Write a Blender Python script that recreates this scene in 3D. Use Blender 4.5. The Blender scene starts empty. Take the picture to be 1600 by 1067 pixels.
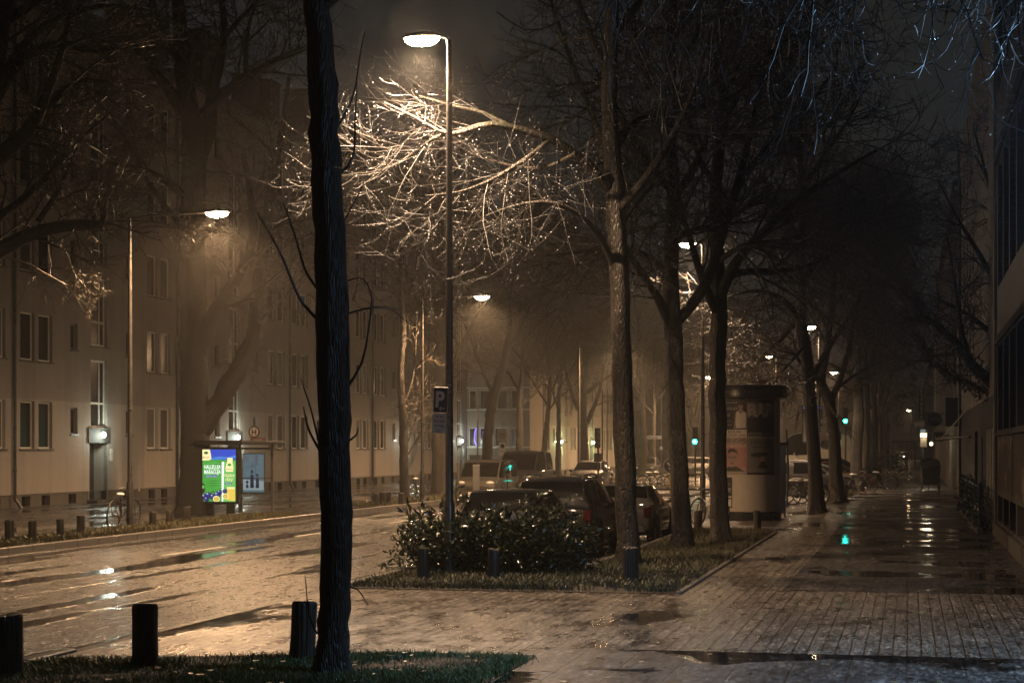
import bpy, math, random
import numpy as np
from math import radians as R
from mathutils import Vector, Matrix

# ------------------------------------------------------------------ camera, sky, exposure
F_PX, H_CAM, HOR = 2800.0, 1.95, 701.0          # focal length in pixels of a 1600 wide frame, camera height, horizon row
TH = math.atan(620 / F_PX)                      # camera looks this far left of the street axis (+Y)
CT, ST = math.cos(TH), math.sin(TH)
sc = bpy.context.scene
cam = bpy.data.cameras.new('camera'); camo = bpy.data.objects.new('camera', cam); sc.collection.objects.link(camo)
camo.location = (0, 0, H_CAM); camo.rotation_euler = (R(90), 0, TH)
cam.sensor_width = 36; cam.lens = 36 * F_PX / 1600; cam.shift_y = (HOR - 533.5) / 1600
cam.clip_start = 0.1; cam.clip_end = 2000
sc.camera = camo
W = bpy.data.worlds.new('World'); sc.world = W; W.use_nodes = True
bg = W.node_tree.nodes['Background']
bg.inputs[0].default_value = (1.0, 0.99, 0.94, 1); bg.inputs[1].default_value = 0.014   # night sky lit by the city
sc.view_settings.view_transform = 'Standard'; sc.view_settings.look = 'None'
sc.view_settings.gamma = 1; sc.view_settings.use_curve_mapping = False
sc.view_settings.exposure = 0.2
cy = sc.cycles
cy.use_denoising = True
try: cy.denoiser = 'OPENIMAGEDENOISE'
except Exception: pass
cy.max_bounces = 5; cy.diffuse_bounces = 2; cy.glossy_bounces = 3; cy.transmission_bounces = 4; cy.transparent_max_bounces = 8
cy.volume_bounces = 0; cy.sample_clamp_indirect = 4.0; cy.caustics_reflective = False; cy.caustics_refractive = False
cy.use_adaptive_sampling = True; cy.adaptive_threshold = 0.02
WARM = (1.0, 0.585, 0.295)
WHITER = (1.0, 0.67, 0.42)      # the lamps on the parking side burn a little paler
K_LAMP = 1.0
HAZE = 0.0015

# ------------------------------------------------------------------ helpers
COL = sc.collection
rng = np.random.default_rng(7); rnd = random.Random(11)
def wpt(px, z, Z=None, py=None):                # pixel column at optical depth z -> world point
    cx = (px - 800) / F_PX * z
    h = Z if Z is not None else H_CAM + (HOR - py) / F_PX * z
    return Vector((cx * CT - z * ST, cx * ST + z * CT, h))
def tag(o, label=None, cat=None, group=None, kind=None):
    if label: o['label'] = label
    if cat: o['category'] = cat
    if group: o['group'] = group
    if kind: o['kind'] = kind
    return o
def thing(name, label, cat, loc=(0, 0, 0), rz=0.0, group=None):
    o = bpy.data.objects.new(name, None); COL.objects.link(o)
    o.location = loc; o.rotation_euler = (0, 0, rz); o.empty_display_size = .2
    return tag(o, label, cat, group)
def kids(o): return [c for c in bpy.data.objects if c.parent == o]
def dup(root, loc, rz, label, group=None, scale=None, tilt=None):
    r = root.copy(); COL.objects.link(r); r.location = loc
    r.rotation_euler = (tilt[0] if tilt else 0, tilt[1] if tilt else 0, rz); r['label'] = label
    if group: r['group'] = group
    if scale: r.scale = (scale,) * 3 if not hasattr(scale, '__len__') else scale
    for ch in KIDS(root):
        c = ch.copy(); COL.objects.link(c); c.parent = r; addkid(r, c)
        for g in KIDS(ch):
            d = g.copy(); COL.objects.link(d); d.parent = c; addkid(c, d)
    return r
_K = {}
def addkid(p, c): _K.setdefault(p.name, []).append(c)
def KIDS(o): return _K.get(o.name, [])

class MB:
    def __init__(s): s.v = []; s.f = []; s.m = []; s.n = 0
    def add(s, V, Fc, mi=0):
        V = [tuple(p) for p in V]; s.v += V
        for f in Fc: s.f.append(tuple(i + s.n for i in f)); s.m.append(mi)
        s.n += len(V); return s
    def box(s, a, b, mi=0, rz=0, c=None):
        (x0, y0, z0), (x1, y1, z1) = a, b
        V = [(x, y, z) for z in (z0, z1) for y in (y0, y1) for x in (x0, x1)]
        if rz:
            c = c or ((x0 + x1) / 2, (y0 + y1) / 2); cs, sn = math.cos(rz), math.sin(rz)
            V = [(c[0] + (x - c[0]) * cs - (y - c[1]) * sn, c[1] + (x - c[0]) * sn + (y - c[1]) * cs, z) for x, y, z in V]
        return s.add(V, [(0, 2, 3, 1), (4, 5, 7, 6), (0, 1, 5, 4), (2, 6, 7, 3), (0, 4, 6, 2), (1, 3, 7, 5)], mi)
    def bbox(s, a, b, bev=.02, mi=0):             # box with bevelled vertical and top edges
        (x0, y0, z0), (x1, y1, z1) = a, b; e = bev
        def ring(x0, x1, y0, y1, z): return [(x0 + e, y0, z), (x1 - e, y0, z), (x1, y0 + e, z), (x1, y1 - e, z), (x1 - e, y1, z), (x0 + e, y1, z), (x0, y1 - e, z), (x0, y0 + e, z)]
        V = ring(x0 + e, x1 - e, y0 + e, y1 - e, z0) + ring(x0, x1, y0, y1, z0 + e) + ring(x0, x1, y0, y1, z1 - e) + ring(x0 + e, x1 - e, y0 + e, y1 - e, z1)
        Fc = [tuple(range(7, -1, -1)), tuple(range(24, 32))]
        for k in range(3):
            for i in range(8): j = (i + 1) % 8; Fc.append((k * 8 + i, k * 8 + j, k * 8 + 8 + j, k * 8 + 8 + i))
        return s.add(V, Fc, mi)
    def tube(s, pts, rad, sides=8, mi=0, cap=True, closed=False):
        P = np.array(pts, float)[None]; rr = np.broadcast_to(np.array(rad, float), (len(pts),))[None]
        V, Fc = tubes(P, rr, sides, closed)
        n = len(pts)
        Fc = [tuple(f) for f in Fc]
        if cap and not closed: Fc += [tuple(range(sides - 1, -1, -1)), tuple(range((n - 1) * sides, n * sides))]
        return s.add(V, Fc, mi)
    def cyl(s, c, r, z0, z1, sides=20, mi=0, r2=None, bev=0):
        r2 = r if r2 is None else r2
        prof = [(r, z0), (r2, z1)] if not bev else [(r, z0), (r2, z1 - bev), (r2 - bev, z1)]
        return s.lathe(c, prof, sides, mi)
    def lathe(s, c, prof, sides=20, mi=0, cap=True):
        V = []; Fc = []; n = len(prof)
        for r, z in prof:
            for k in range(sides): a = 2 * math.pi * k / sides; V.append((c[0] + r * math.cos(a), c[1] + r * math.sin(a), (c[2] if len(c) > 2 else 0) + z))
        for i in range(n - 1):
            for k in range(sides): j = (k + 1) % sides; Fc.append((i * sides + k, i * sides + j, (i + 1) * sides + j, (i + 1) * sides + k))
        if cap: Fc += [tuple(range(sides - 1, -1, -1)), tuple(range((n - 1) * sides, n * sides))]
        return s.add(V, Fc, mi)
    def disc(s, c, r, thick=.02, sides=28, mi=0, sz=1.0):     # upright disc facing -y
        V = []; 
        for y in (c[1], c[1] + thick):
            for k in range(sides): a = 2 * math.pi * k / sides; V.append((c[0] + r * math.cos(a), y, c[2] + r * sz * math.sin(a)))
        Fc = [tuple(range(sides)), tuple(range(2 * sides - 1, sides - 1, -1))] + [(k, sides + k, sides + (k + 1) % sides, (k + 1) % sides) for k in range(sides)]
        return s.add(V, Fc, mi)
    def ell(s, c, r, mi=0, nu=14, nv=8, z0=-1, z1=1):
        V = []; Fc = []
        for i in range(nv + 1):
            t = z0 + (z1 - z0) * i / nv; a = math.asin(max(-1, min(1, t)))
            for k in range(nu): b = 2 * math.pi * k / nu; V.append((c[0] + r[0] * math.cos(a) * math.cos(b), c[1] + r[1] * math.cos(a) * math.sin(b), c[2] + r[2] * math.sin(a)))
        for i in range(nv):
            for k in range(nu): j = (k + 1) % nu; Fc.append((i * nu + k, i * nu + j, (i + 1) * nu + j, (i + 1) * nu + k))
        Fc += [tuple(range(nu - 1, -1, -1)), tuple(range(nv * nu, nv * nu + nu))]
        return s.add(V, Fc, mi)
    def quadxz(s, x0, x1, z0, z1, y, mi=0): return s.add([(x0, y, z0), (x1, y, z0), (x1, y, z1), (x0, y, z1)], [(0, 1, 2, 3)], mi)
    def polyxz(s, pts, y, mi=0, thick=0):
        n = len(pts)
        if not thick: return s.add([(x, y, z) for x, z in pts], [tuple(range(n))], mi)
        V = [(x, y, z) for x, z in pts] + [(x, y + thick, z) for x, z in pts]
        return s.add(V, [tuple(range(n)), tuple(range(2 * n - 1, n - 1, -1))] + [(i, n + i, n + (i + 1) % n, (i + 1) % n) for i in range(n)], mi)
    def text(s, body, x, z, h, y=0, mi=0, w=None, bend=None, align='L', rot=0, bold=0.0, shear=0):
        V, Fc = text_geo(body, bold, shear)
        hx = V[:, 0].max() if len(V) else 1; sx = h / .72
        if w: kx = w / max(hx, 1e-3)
        else: kx = sx
        X = V[:, 0] * kx; Z = V[:, 1] * sx
        if align == 'C': X = X - hx * kx / 2
        if rot: X, Z = X * math.cos(rot) - Z * math.sin(rot), X * math.sin(rot) + Z * math.cos(rot)
        return s.add(np.stack([X + x, np.full(len(X), y), Z + z], 1), Fc, mi)
    def xf(s, M):
        s.v = [tuple(M @ Vector(p)) for p in s.v]; return s
    def mesh(s, name, mats):
        me = bpy.data.meshes.new(name); me.from_pydata(s.v, [], s.f)
        for m in (mats if isinstance(mats, (list, tuple)) else [mats]): me.materials.append(m)
        me.polygons.foreach_set('material_index', s.m); me.update(); return me
    def build(s, name, mats, parent=None, smooth=False, loc=None, rz=None):
        return link(name, s.mesh(name, mats), parent, smooth, loc, rz)
def link(name, me, parent=None, smooth=False, loc=None, rz=None):
    if smooth:
        me.polygons.foreach_set('use_smooth', [True] * len(me.polygons))
        if smooth != 'all':
            try: me.set_sharp_from_angle(angle=R(40))
            except Exception: pass
    o = bpy.data.objects.new(name, me); COL.objects.link(o)
    if parent is not None: o.parent = parent; addkid(parent, o)
    if loc is not None: o.location = loc
    if rz is not None: o.rotation_euler = (0, 0, rz)
    return o
_TG = {}
def text_geo(body, bold=0.0, shear=0):
    k = (body, bold, shear)
    if k not in _TG:
        cu = bpy.data.curves.new('lettering', 'FONT'); cu.body = body; cu.offset = bold; cu.shear = shear; cu.resolution_u = 3
        o = bpy.data.objects.new('lettering', cu); COL.objects.link(o)
        dg = bpy.context.evaluated_depsgraph_get(); me = o.evaluated_get(dg).to_mesh()
        V = np.array([v.co[:] for v in me.vertices]).reshape(-1, 3); Fc = [tuple(p.vertices) for p in me.polygons]
        if len(V): V[:, 0] -= V[:, 0].min()
        o.evaluated_get(dg).to_mesh_clear(); bpy.data.objects.remove(o); bpy.data.curves.remove(cu)
        _TG[k] = (V, Fc)
    return _TG[k]
def tubes(P, rad, sides=4, closed=False):        # P (N,n,3), rad (N,n) -> verts, quads
    N, n, _ = P.shape
    if closed: T = np.roll(P, -1, 1) - np.roll(P, 1, 1)
    else: T = np.gradient(P, axis=1) if n > 2 else np.repeat(P[:, 1:] - P[:, :1], n, 1)
    T /= np.linalg.norm(T, axis=2, keepdims=True) + 1e-9
    md = P[:, -1] - P[:, 0]
    if closed: md = np.cross(T[:, 0], T[:, n // 4])
    ax = np.argmin(np.abs(md), axis=1) if not closed else None
    ref = np.eye(3)[ax] if not closed else md / (np.linalg.norm(md, axis=1, keepdims=True) + 1e-9)
    A = np.cross(T, ref[:, None]); A /= np.linalg.norm(A, axis=2, keepdims=True) + 1e-9
    B = np.cross(T, A)
    an = np.arange(sides) * 2 * math.pi / sides
    V = P[:, :, None] + rad[:, :, None, None] * (A[:, :, None] * np.cos(an)[None, None, :, None] + B[:, :, None] * np.sin(an)[None, None, :, None])
    idx = np.arange(N * n * sides).reshape(N, n, sides)
    a = idx if closed else idx[:, :-1]; b = np.roll(idx, -1, 1) if closed else idx[:, 1:]
    q = np.stack([a, b, np.roll(b, -1, 2), np.roll(a, -1, 2)], -1).reshape(-1, 4)
    return V.reshape(-1, 3), q
def npmesh(name, V, Q, mats, mi=None, smooth=True):
    me = bpy.data.meshes.new(name); n = len(V); m = len(Q); Q = np.asarray(Q)
    keep = np.ones(Q.shape, bool); keep[:, 3] = Q[:, 2] != Q[:, 3]; tot = keep.sum(1).astype(np.int32); flat = Q[keep]
    me.vertices.add(n); me.vertices.foreach_set('co', np.ascontiguousarray(V, np.float32).ravel())
    me.loops.add(len(flat)); me.loops.foreach_set('vertex_index', np.ascontiguousarray(flat, np.int32))
    me.polygons.add(m); me.polygons.foreach_set('loop_start', np.concatenate([[0], np.cumsum(tot)[:-1]]).astype(np.int32))
    me.polygons.foreach_set('loop_total', tot)
    for t in mats: me.materials.append(t)
    if mi is not None: me.polygons.foreach_set('material_index', np.ascontiguousarray(mi, np.int32))
    me.polygons.foreach_set('use_smooth', np.full(m, smooth, bool))
    me.update(calc_edges=True); return me

# ------------------------------------------------------------------ materials
M = {}
class NT:
    def __init__(s, name):
        s.mat = bpy.data.materials.new(name); s.mat.use_nodes = True; s.t = s.mat.node_tree; s.p = s.t.nodes['Principled BSDF']; s.out = s.t.nodes['Material Output']
        s.tc = s.t.nodes.new('ShaderNodeTexCoord')
    def n(s, typ, **kw):
        d = s.t.nodes.new('ShaderNode' + typ)
        for k, v in kw.items():
            if k in d.inputs: s.set(d.inputs[k], v)
            else: setattr(d, k, v)
        return d
    def set(s, sock, v):
        if hasattr(v, 'bl_idname') and hasattr(v, 'outputs'): v = v.outputs[0]
        if hasattr(v, 'is_linked'): s.t.links.new(v, sock)
        else: sock.default_value = v
    def mp(s, scale=(1, 1, 1), rot=(0, 0, 0), src='Object'):
        d = s.t.nodes.new('ShaderNodeMapping'); d.inputs['Scale'].default_value = scale; d.inputs['Rotation'].default_value = rot
        s.t.links.new(s.tc.outputs[src], d.inputs[0]); return d
    def noise(s, vec, scale, detail=4, rough=.55): return s.n('TexNoise', Vector=vec, Scale=scale, Detail=detail, Roughness=rough)
    def ramp(s, f, stops, interp='LINEAR'):
        d = s.t.nodes.new('ShaderNodeValToRGB'); s.set(d.inputs[0], f); d.color_ramp.interpolation = interp
        e = d.color_ramp.elements
        while len(e) < len(stops): e.new(.5)
        for k, (p, c) in enumerate(stops): e[k].position = p; e[k].color = (c if len(c) == 4 else (*c, 1)) if hasattr(c, '__len__') else (c, c, c, 1)
        return d
    def mix(s, f, a, b, typ='RGBA', blend='MIX'):
        d = s.t.nodes.new('ShaderNodeMix'); d.data_type = typ
        if typ == 'RGBA': d.blend_type = blend
        i = {'RGBA': (6, 7), 'FLOAT': (2, 3)}[typ]
        s.set(d.inputs[0], f); s.set(d.inputs[i[0]], a); s.set(d.inputs[i[1]], b)
        return d.outputs[2 if typ == 'RGBA' else 0]
    def math(s, op, a, b=0.0):
        d = s.t.nodes.new('ShaderNodeMath'); d.operation = op; s.set(d.inputs[0], a); s.set(d.inputs[1], b); return d.outputs[0]
    def bump(s, h, strength=.4, dist=.02, normal=None):
        d = s.n('Bump', Height=h, Strength=strength, Distance=dist)
        if normal is not None: s.t.links.new(normal.outputs[0], d.inputs['Normal'])
        s.t.links.new(d.outputs[0], s.p.inputs['Normal']); return d
    def base(s, c): s.set(s.p.inputs['Base Color'], c if not isinstance(c, tuple) or len(c) == 4 else (*c, 1))
    def rough(s, v): s.set(s.p.inputs['Roughness'], v)
def simple(name, col, rough=.5, var=.25, scale=6, metal=0, spec=.5, bump=0, coat=0):
    t = NT(name); nz = t.noise(t.mp(), scale, 5)
    c2 = tuple(x * (1 - var) for x in col)
    t.base(t.mix(nz, (*c2, 1), (*[min(1, x * (1 + var)) for x in col], 1)))
    t.rough(t.ramp(nz, [(.3, max(0, rough - .1)), (.7, min(1, rough + .1))])); t.p.inputs['Metallic'].default_value = metal
    t.p.inputs['Specular IOR Level'].default_value = spec
    if coat: t.p.inputs['Coat Weight'].default_value = coat; t.p.inputs['Coat Roughness'].default_value = .05
    if bump: t.bump(nz, bump, .02)
    M[name] = t.mat; return t.mat
def glow(name, col, strength, sample=False):
    m = bpy.data.materials.new(name); m.use_nodes = True; p = m.node_tree.nodes['Principled BSDF']
    p.inputs['Base Color'].default_value = (.05, .05, .05, 1); p.inputs['Emission Color'].default_value = (*col, 1); p.inputs['Emission Strength'].default_value = strength
    p.inputs['Roughness'].default_value = .3
    if not sample: m.cycles.emission_sampling = 'NONE'
    M[name] = m; return m

def wet(t, pud, r_dry, r_wet=.06):               # roughness from a puddle mask
    t.rough(t.mix(pud, r_dry, r_wet, 'FLOAT'))
# wet asphalt: stone grain with wet glints painted in as pale speckles, long streaks of standing water along the wheel tracks
t = NT('asphalt'); o = t.mp()
gl = t.noise(t.mp((36, 8, 1)), 1.0, 3, .75); gl2 = t.noise(t.mp((9, 2.2, 1)), 1.0, 2, .6); fine = t.n('TexVoronoi', Vector=o, Scale=60)
cell = t.n('TexVoronoi', Vector=t.mp((60, 13, 1)), Scale=1.0); cellv = t.n('SeparateColor', Color=cell.outputs['Color'])
streak = t.noise(t.mp((1.25, .11, 1)), 1.0, 7, .6)
track = t.noise(t.mp((1.1, .015, 1)), 1.0, 2, .5)
pm = t.ramp(t.math('ADD', t.math('MULTIPLY', streak, .74), t.math('MULTIPLY', track, .26)), [(.515, 0.0), (.56, 1.0)])
seam = t.ramp(t.noise(t.mp((.5, .11, 1)), 1.7, 3), [(.45, 0.0), (.6, 1.0)])
col = t.ramp(gl, [(.36, (.006, .006, .005)), (.5, (.026, .024, .022)), (.62, (.12, .11, .1))])
col = t.mix(1.0, col, t.ramp(cellv, [(0.0, (.25, .24, .23)), (.55, (.8, .8, .8)), (.9, (1.9, 1.85, 1.75)), (1.0, (3.2, 3.1, 2.9))]), blend='MULTIPLY')
t.base(t.mix(pm, t.mix(seam, col, t.mix(1.0, col, (.65, .65, .65, 1), blend='MULTIPLY')), (.014, .013, .012, 1)))
wet(t, pm, t.math('ADD', t.ramp(gl2, [(.35, .12), (.65, .34)]), t.math('MULTIPLY', cellv, .22)), .09)
bh = t.math('ADD', t.math('MULTIPLY', gl, 1.0), t.math('MULTIPLY', gl2, .6)); bh = t.math('ADD', bh, t.math('MULTIPLY', cell.outputs['Distance'], .4))
t.bump(bh, t.mix(pm, 1.0, .02, 'FLOAT'), .05); t.p.inputs['Specular IOR Level'].default_value = 1.0
M['asphalt'] = t.mat
def paving(name, sx, sy, c1, c2, mort, rot=0, r=.38, msize=.012, pthr=(.60, .66), off=.5, bstr=.6, pscale=(.5, .16, 1), gs=(20, 6, 1), spec=.7, dark=.5):
    t = NT(name); wv = t.noise(t.mp((1.2, 1.2, 1)), 1.0, 3)
    va = t.n('VectorMath', operation='MULTIPLY_ADD'); t.t.links.new(wv.outputs['Color'], va.inputs[0]); va.inputs[1].default_value = (.022, .022, 0); t.t.links.new(t.mp(rot=(0, 0, rot)).outputs[0], va.inputs[2])
    bt = t.n('TexBrick', Vector=va, Scale=1.0, offset=off); bt.inputs['Brick Width'].default_value = sx; bt.inputs['Row Height'].default_value = sy
    bt.inputs['Mortar Size'].default_value = msize; bt.inputs['Mortar Smooth'].default_value = .4; bt.inputs['Bias'].default_value = 0
    bt.inputs['Color1'].default_value = (*c1, 1); bt.inputs['Color2'].default_value = (*c2, 1); bt.inputs['Mortar'].default_value = (*mort, 1)
    g = t.noise(t.mp(gs), 1.0, 3, .7); big = t.noise(t.mp((.5, .35, 1)), 1.3, 6, .62); mid = t.noise(t.mp((3.1, 1.3, 1)), 1.0, 4, .6)
    cell = t.n('TexVoronoi', Vector=t.mp((gs[0] * 2.0, gs[1] * 1.5, 1)), Scale=1.0); cv = t.n('SeparateColor', Color=cell.outputs['Color'])
    c = t.mix(1.0, bt.outputs['Color'], t.ramp(g, [(.3, (.5, .49, .48)), (.5, (.95, .95, .95)), (.68, (1.5, 1.47, 1.4))]), blend='MULTIPLY')
    c = t.mix(1.0, c, t.ramp(cv, [(0.0, (.35, .34, .33)), (.55, (.85, .85, .85)), (.9, (1.7, 1.67, 1.6)), (1.0, (2.8, 2.7, 2.5))]), blend='MULTIPLY')  # pale speckles paint wet sparkle into the stone colour
    c = t.mix(t.ramp(big, [(.38, 0.0), (.62, dark)]), c, (.3, .29, .27, 1), blend='MULTIPLY')
    c = t.mix(t.ramp(mid, [(.45, 0.0), (.7, .5)]), c, (.4, .39, .36, 1), blend='MULTIPLY')
    pud = t.ramp(t.noise(t.mp(pscale), 1.1, 6, .6), [(pthr[0], 0.0), (pthr[1], 1.0)])
    t.base(t.mix(pud, c, t.mix(1.0, c, (.3, .3, .3, 1), blend='MULTIPLY')))
    wet(t, pud, t.ramp(mid, [(.35, r + .1), (.65, r - .12)]), .05)
    h = t.math('ADD', t.math('MULTIPLY', bt.outputs['Fac'], -.7), t.math('MULTIPLY', g, .9)); h = t.math('ADD', h, t.math('MULTIPLY', mid, 1.3))
    t.bump(h, t.mix(pud, bstr, .04, 'FLOAT'), .02); t.p.inputs['Specular IOR Level'].default_value = spec
    M[name] = t.mat; return t.mat
paving('brick_paving', .22, .135, (.215, .182, .146), (.135, .116, .095), (.022, .019, .016), rot=R(90), msize=.0115, bstr=.8, pthr=(.57, .63), r=.34, spec=.9)
paving('slab_paving', .5, .5, (.085, .08, .075), (.05, .048, .046), (.03, .029, .028), rot=R(90), msize=.016, pthr=(.52, .57), r=.48, bstr=.28, gs=(16, 5, 1), pscale=(.35, .5, 1), spec=.45)
paving('plaza_paving', .3, .3, (.14, .125, .11), (.11, .1, .09), (.03, .027, .024), msize=.014, pthr=(.53, .60))
paving('left_paving', .3, .3, (.11, .1, .095), (.09, .085, .08), (.028, .026, .024), msize=.014, pthr=(.48, .56), r=.3)
simple('soil', (.03, .024, .016), .8, .5, 9, bump=.8)
simple('kerb_dark', (.03, .028, .025), .5, .4, 7, bump=.3)
simple('kerb_stone', (.16, .15, .135), .42, .3, 7, bump=.3)
simple('paint_white', (.62, .6, .55), .4, .15, 20)
simple('concrete', (.075, .07, .062), .85, .25, 4, bump=.2, spec=.2)
# rendered facades: a paler painted band on the ground floor, faint streaks
def plaster(name, up, low, zs):
    t = NT(name); o = t.mp(); sep = t.n('SeparateXYZ', Vector=t.tc.outputs['Object'])
    m = t.math('GREATER_THAN', sep.outputs['Z'], zs)
    nz = t.noise(o, 1.3, 6, .6); st = t.noise(t.mp((2.2, 2.2, .12)), 1.0, 4); fi = t.noise(o, 60, 2)
    c = t.mix(m, (*low, 1), (*up, 1))
    c = t.mix(t.ramp(nz, [(.3, 0.0), (.7, .35)]), c, (.6, .57, .52, 1), blend='MULTIPLY')
    c = t.mix(t.ramp(st, [(.45, 0.0), (.75, .4)]), c, (.55, .52, .48, 1), blend='MULTIPLY')
    t.base(c); t.rough(.75); t.bump(fi, .25, .008); M[name] = t.mat
plaster('plaster_front', (.31, .285, .25), (.41, .377, .333), 3.6)
plaster('plaster_side', (.33, .30, .26), (.33, .30, .26), 3.6)
plaster('plaster_plinth', (.13, .12, .105), (.13, .12, .105), 3)
plaster('plaster_light', (.36, .34, .30), (.035, .034, .032), 3.3)
plaster('plaster_dark', (.12, .11, .1), (.07, .066, .06), 3.4)
plaster('plaster_cross', (.40, .35, .30), (.40, .35, .30), 3)
t = NT('clinker'); o = t.mp(rot=(R(90), 0, 0)); bt = t.n('TexBrick', Vector=o, Scale=1.0); bt.inputs['Brick Width'].default_value = .25; bt.inputs['Row Height'].default_value = .075; bt.inputs['Mortar Size'].default_value = .006
bt.inputs['Color1'].default_value = (.10, .062, .045, 1); bt.inputs['Color2'].default_value = (.065, .042, .032, 1); bt.inputs['Mortar'].default_value = (.035, .03, .026, 1)
t.base(bt.outputs['Color']); t.rough(.55); t.bump(t.math('MULTIPLY', bt.outputs['Fac'], -1.0), .4, .01); M['clinker'] = t.mat
# weathered tile panel with flaking bill remnants
t = NT('tile_panel'); o = t.mp(rot=(R(90), 0, 0)); bt = t.n('TexBrick', Vector=o, Scale=1.0, offset=0.0); bt.inputs['Brick Width'].default_value = .15; bt.inputs['Row Height'].default_value = .15; bt.inputs['Mortar Size'].default_value = .005
bt.inputs['Color1'].default_value = (.05, .036, .028, 1); bt.inputs['Color2'].default_value = (.038, .028, .022, 1); bt.inputs['Mortar'].default_value = (.06, .05, .04, 1)
fl = t.ramp(t.noise(t.mp((.55, 1, .8)), 1.6, 9, .68), [(.56, 0.0), (.60, .9)])
t.base(t.mix(fl, bt.outputs['Color'], (.17, .15, .13, 1))); t.rough(.75); t.p.inputs['Specular IOR Level'].default_value = .2; t.bump(t.math('MULTIPLY', bt.outputs['Fac'], -1.0), .3, .01); M['tile_panel'] = t.mat
# bark
def bark(name, c1, c2, rough=.45, sc_=(16, 16, 2.6), bstr=.55):
    t = NT(name); o = t.mp(sc_); nz = t.noise(o, 2.2, 7, .65); v = t.n('TexVoronoi', Vector=t.mp((sc_[0] * 1.4, sc_[1] * 1.4, sc_[2] * 1.6)), Scale=1.6, feature='DISTANCE_TO_EDGE')
    big = t.noise(t.mp((1, 1, .7)), 1.5, 4)
    c = t.mix(t.ramp(nz, [(.35, 0.0), (.7, 1.0)]), (*c1, 1), (*c2, 1))
    moss = t.ramp(big, [(.5, 0.0), (.7, .55)])
    t.base(t.mix(moss, c, (c2[0] * .5, c2[1] * .7, c2[2] * .42, 1))); t.rough(t.ramp(nz, [(.3, rough - .12), (.7, rough + .2)]))
    h = t.math('ADD', t.math('MULTIPLY', nz, .7), t.ramp(v.outputs[0], [(0.0, 0.0), (.25, .8)]))
    t.bump(h, bstr, .03); M[name] = t.mat
bark('bark', (.022, .018, .014), (.085, .070, .053))
bark('bark_shaded', (.012, .010, .008), (.042, .035, .028), .6)  # darkened bark copy, shade in the colour keeps these trunks a silhouette
bark('bark_near', (.012, .010, .008), (.055, .046, .036), .5, (19, 19, 2.3), .55)  # close trunk; its darker tone also paints shade on trunks the lamps reach
bark('bark_smooth', (.045, .038, .03), (.10, .085, .068), .35, (9, 9, 3), .4)
simple('twig', (.05, .04, .03), .36, .35, 4, spec=.6)
simple('twig_wet', (.05, .046, .042), .42, .3, 5, spec=.6)
t = NT('glint_drop'); t.base((.5, .5, .5)); t.rough(.12); t.p.inputs['Specular IOR Level'].default_value = 1.0; M['glint_drop'] = t.mat  # drops on the twigs, pale base colour stands in for their glint
simple('dry_leaf', (.12, .088, .045), .45, .4, 5, spec=.45)
simple('bush_leaf', (.028, .04, .016), .26, .5, 3, spec=.7)
simple('ivy_leaf', (.025, .032, .014), .4, .5, 3)
simple('grass_blade', (.11, .14, .045), .42, .6, 1.2, spec=.5)
simple('grass_blade_dull', (.085, .08, .036), .5, .5, 1.2)
t = NT('old_wood'); o = t.mp((14, 14, 1.1)); nz = t.noise(o, 1.5, 6, .65); ck = t.n('TexVoronoi', Vector=t.mp((11, 11, .5)), Scale=1.5, feature='DISTANCE_TO_EDGE'); al = t.noise(t.mp((2, 2, 1.4)), 1.4, 4)
c = t.mix(t.ramp(nz, [(.3, 0.0), (.7, 1.0)]), (.018, .015, .012, 1), (.07, .06, .047, 1))
t.base(t.mix(t.ramp(al, [(.5, 0.0), (.7, .5)]), c, (.03, .045, .025, 1))); t.rough(.42); t.bump(t.math('ADD', nz, t.ramp(ck.outputs[0], [(0, 0.0), (.12, 1.0)])), .8, .02); M['old_wood'] = t.mat
simple('pole_metal', (.045, .045, .043), .32, .3, 5, spec=.6)
simple('lamp_pole', (.045, .042, .038), .34, .25, 5, spec=.6)
simple('dark_metal', (.022, .022, .022), .35, .3, 6)
simple('grey_metal', (.24, .24, .235), .35, .2, 6, metal=.6)
simple('black_plastic', (.015, .015, .015), .4, .2, 8)
simple('rubber', (.014, .014, .014), .7, .3, 9)
simple('frame_white', (.76, .73, .67), .45, .12, 6)
simple('frame_grey', (.17, .16, .145), .45, .12, 6)
simple('frame_dark', (.06, .055, .05), .4, .2, 6)
simple('sill_dark', (.07, .065, .06), .4, .2, 6)
def pane(name, c, r=.08):
    t = NT(name); nz = t.noise(t.mp((1.2, 1, .6)), 1.6, 3); t.base(t.mix(nz, (*[x * .55 for x in c], 1), (*c, 1))); t.rough(r)
    wv = t.noise(t.mp((.9, .9, .9)), 1.0, 2); t.bump(wv, .12, .02); M[name] = t.mat
pane('glass_dark', (.012, .012, .012), .2); pane('glass_curtain', (.11, .10, .088), .18); pane('glass_blind', (.20, .185, .16), .25)
simple('door_dark', (.035, .03, .026), .4, .3, 5)
simple('roof_tile', (.045, .035, .03), .6, .3, 6, bump=.3)
simple('sign_white', (.72, .69, .64), .42, .08, 9)
simple('sign_blue', (.008, .018, .05), .35, .15, 9)
simple('sign_black', (.012, .012, .012), .4, .1, 9)
simple('sign_yellow', (.5, .38, .04), .42, .1, 9)
simple('sign_red', (.35, .03, .025), .42, .1, 9)
simple('paint_red_dull', (.19, .09, .085), .5, .2, 5)
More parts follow.
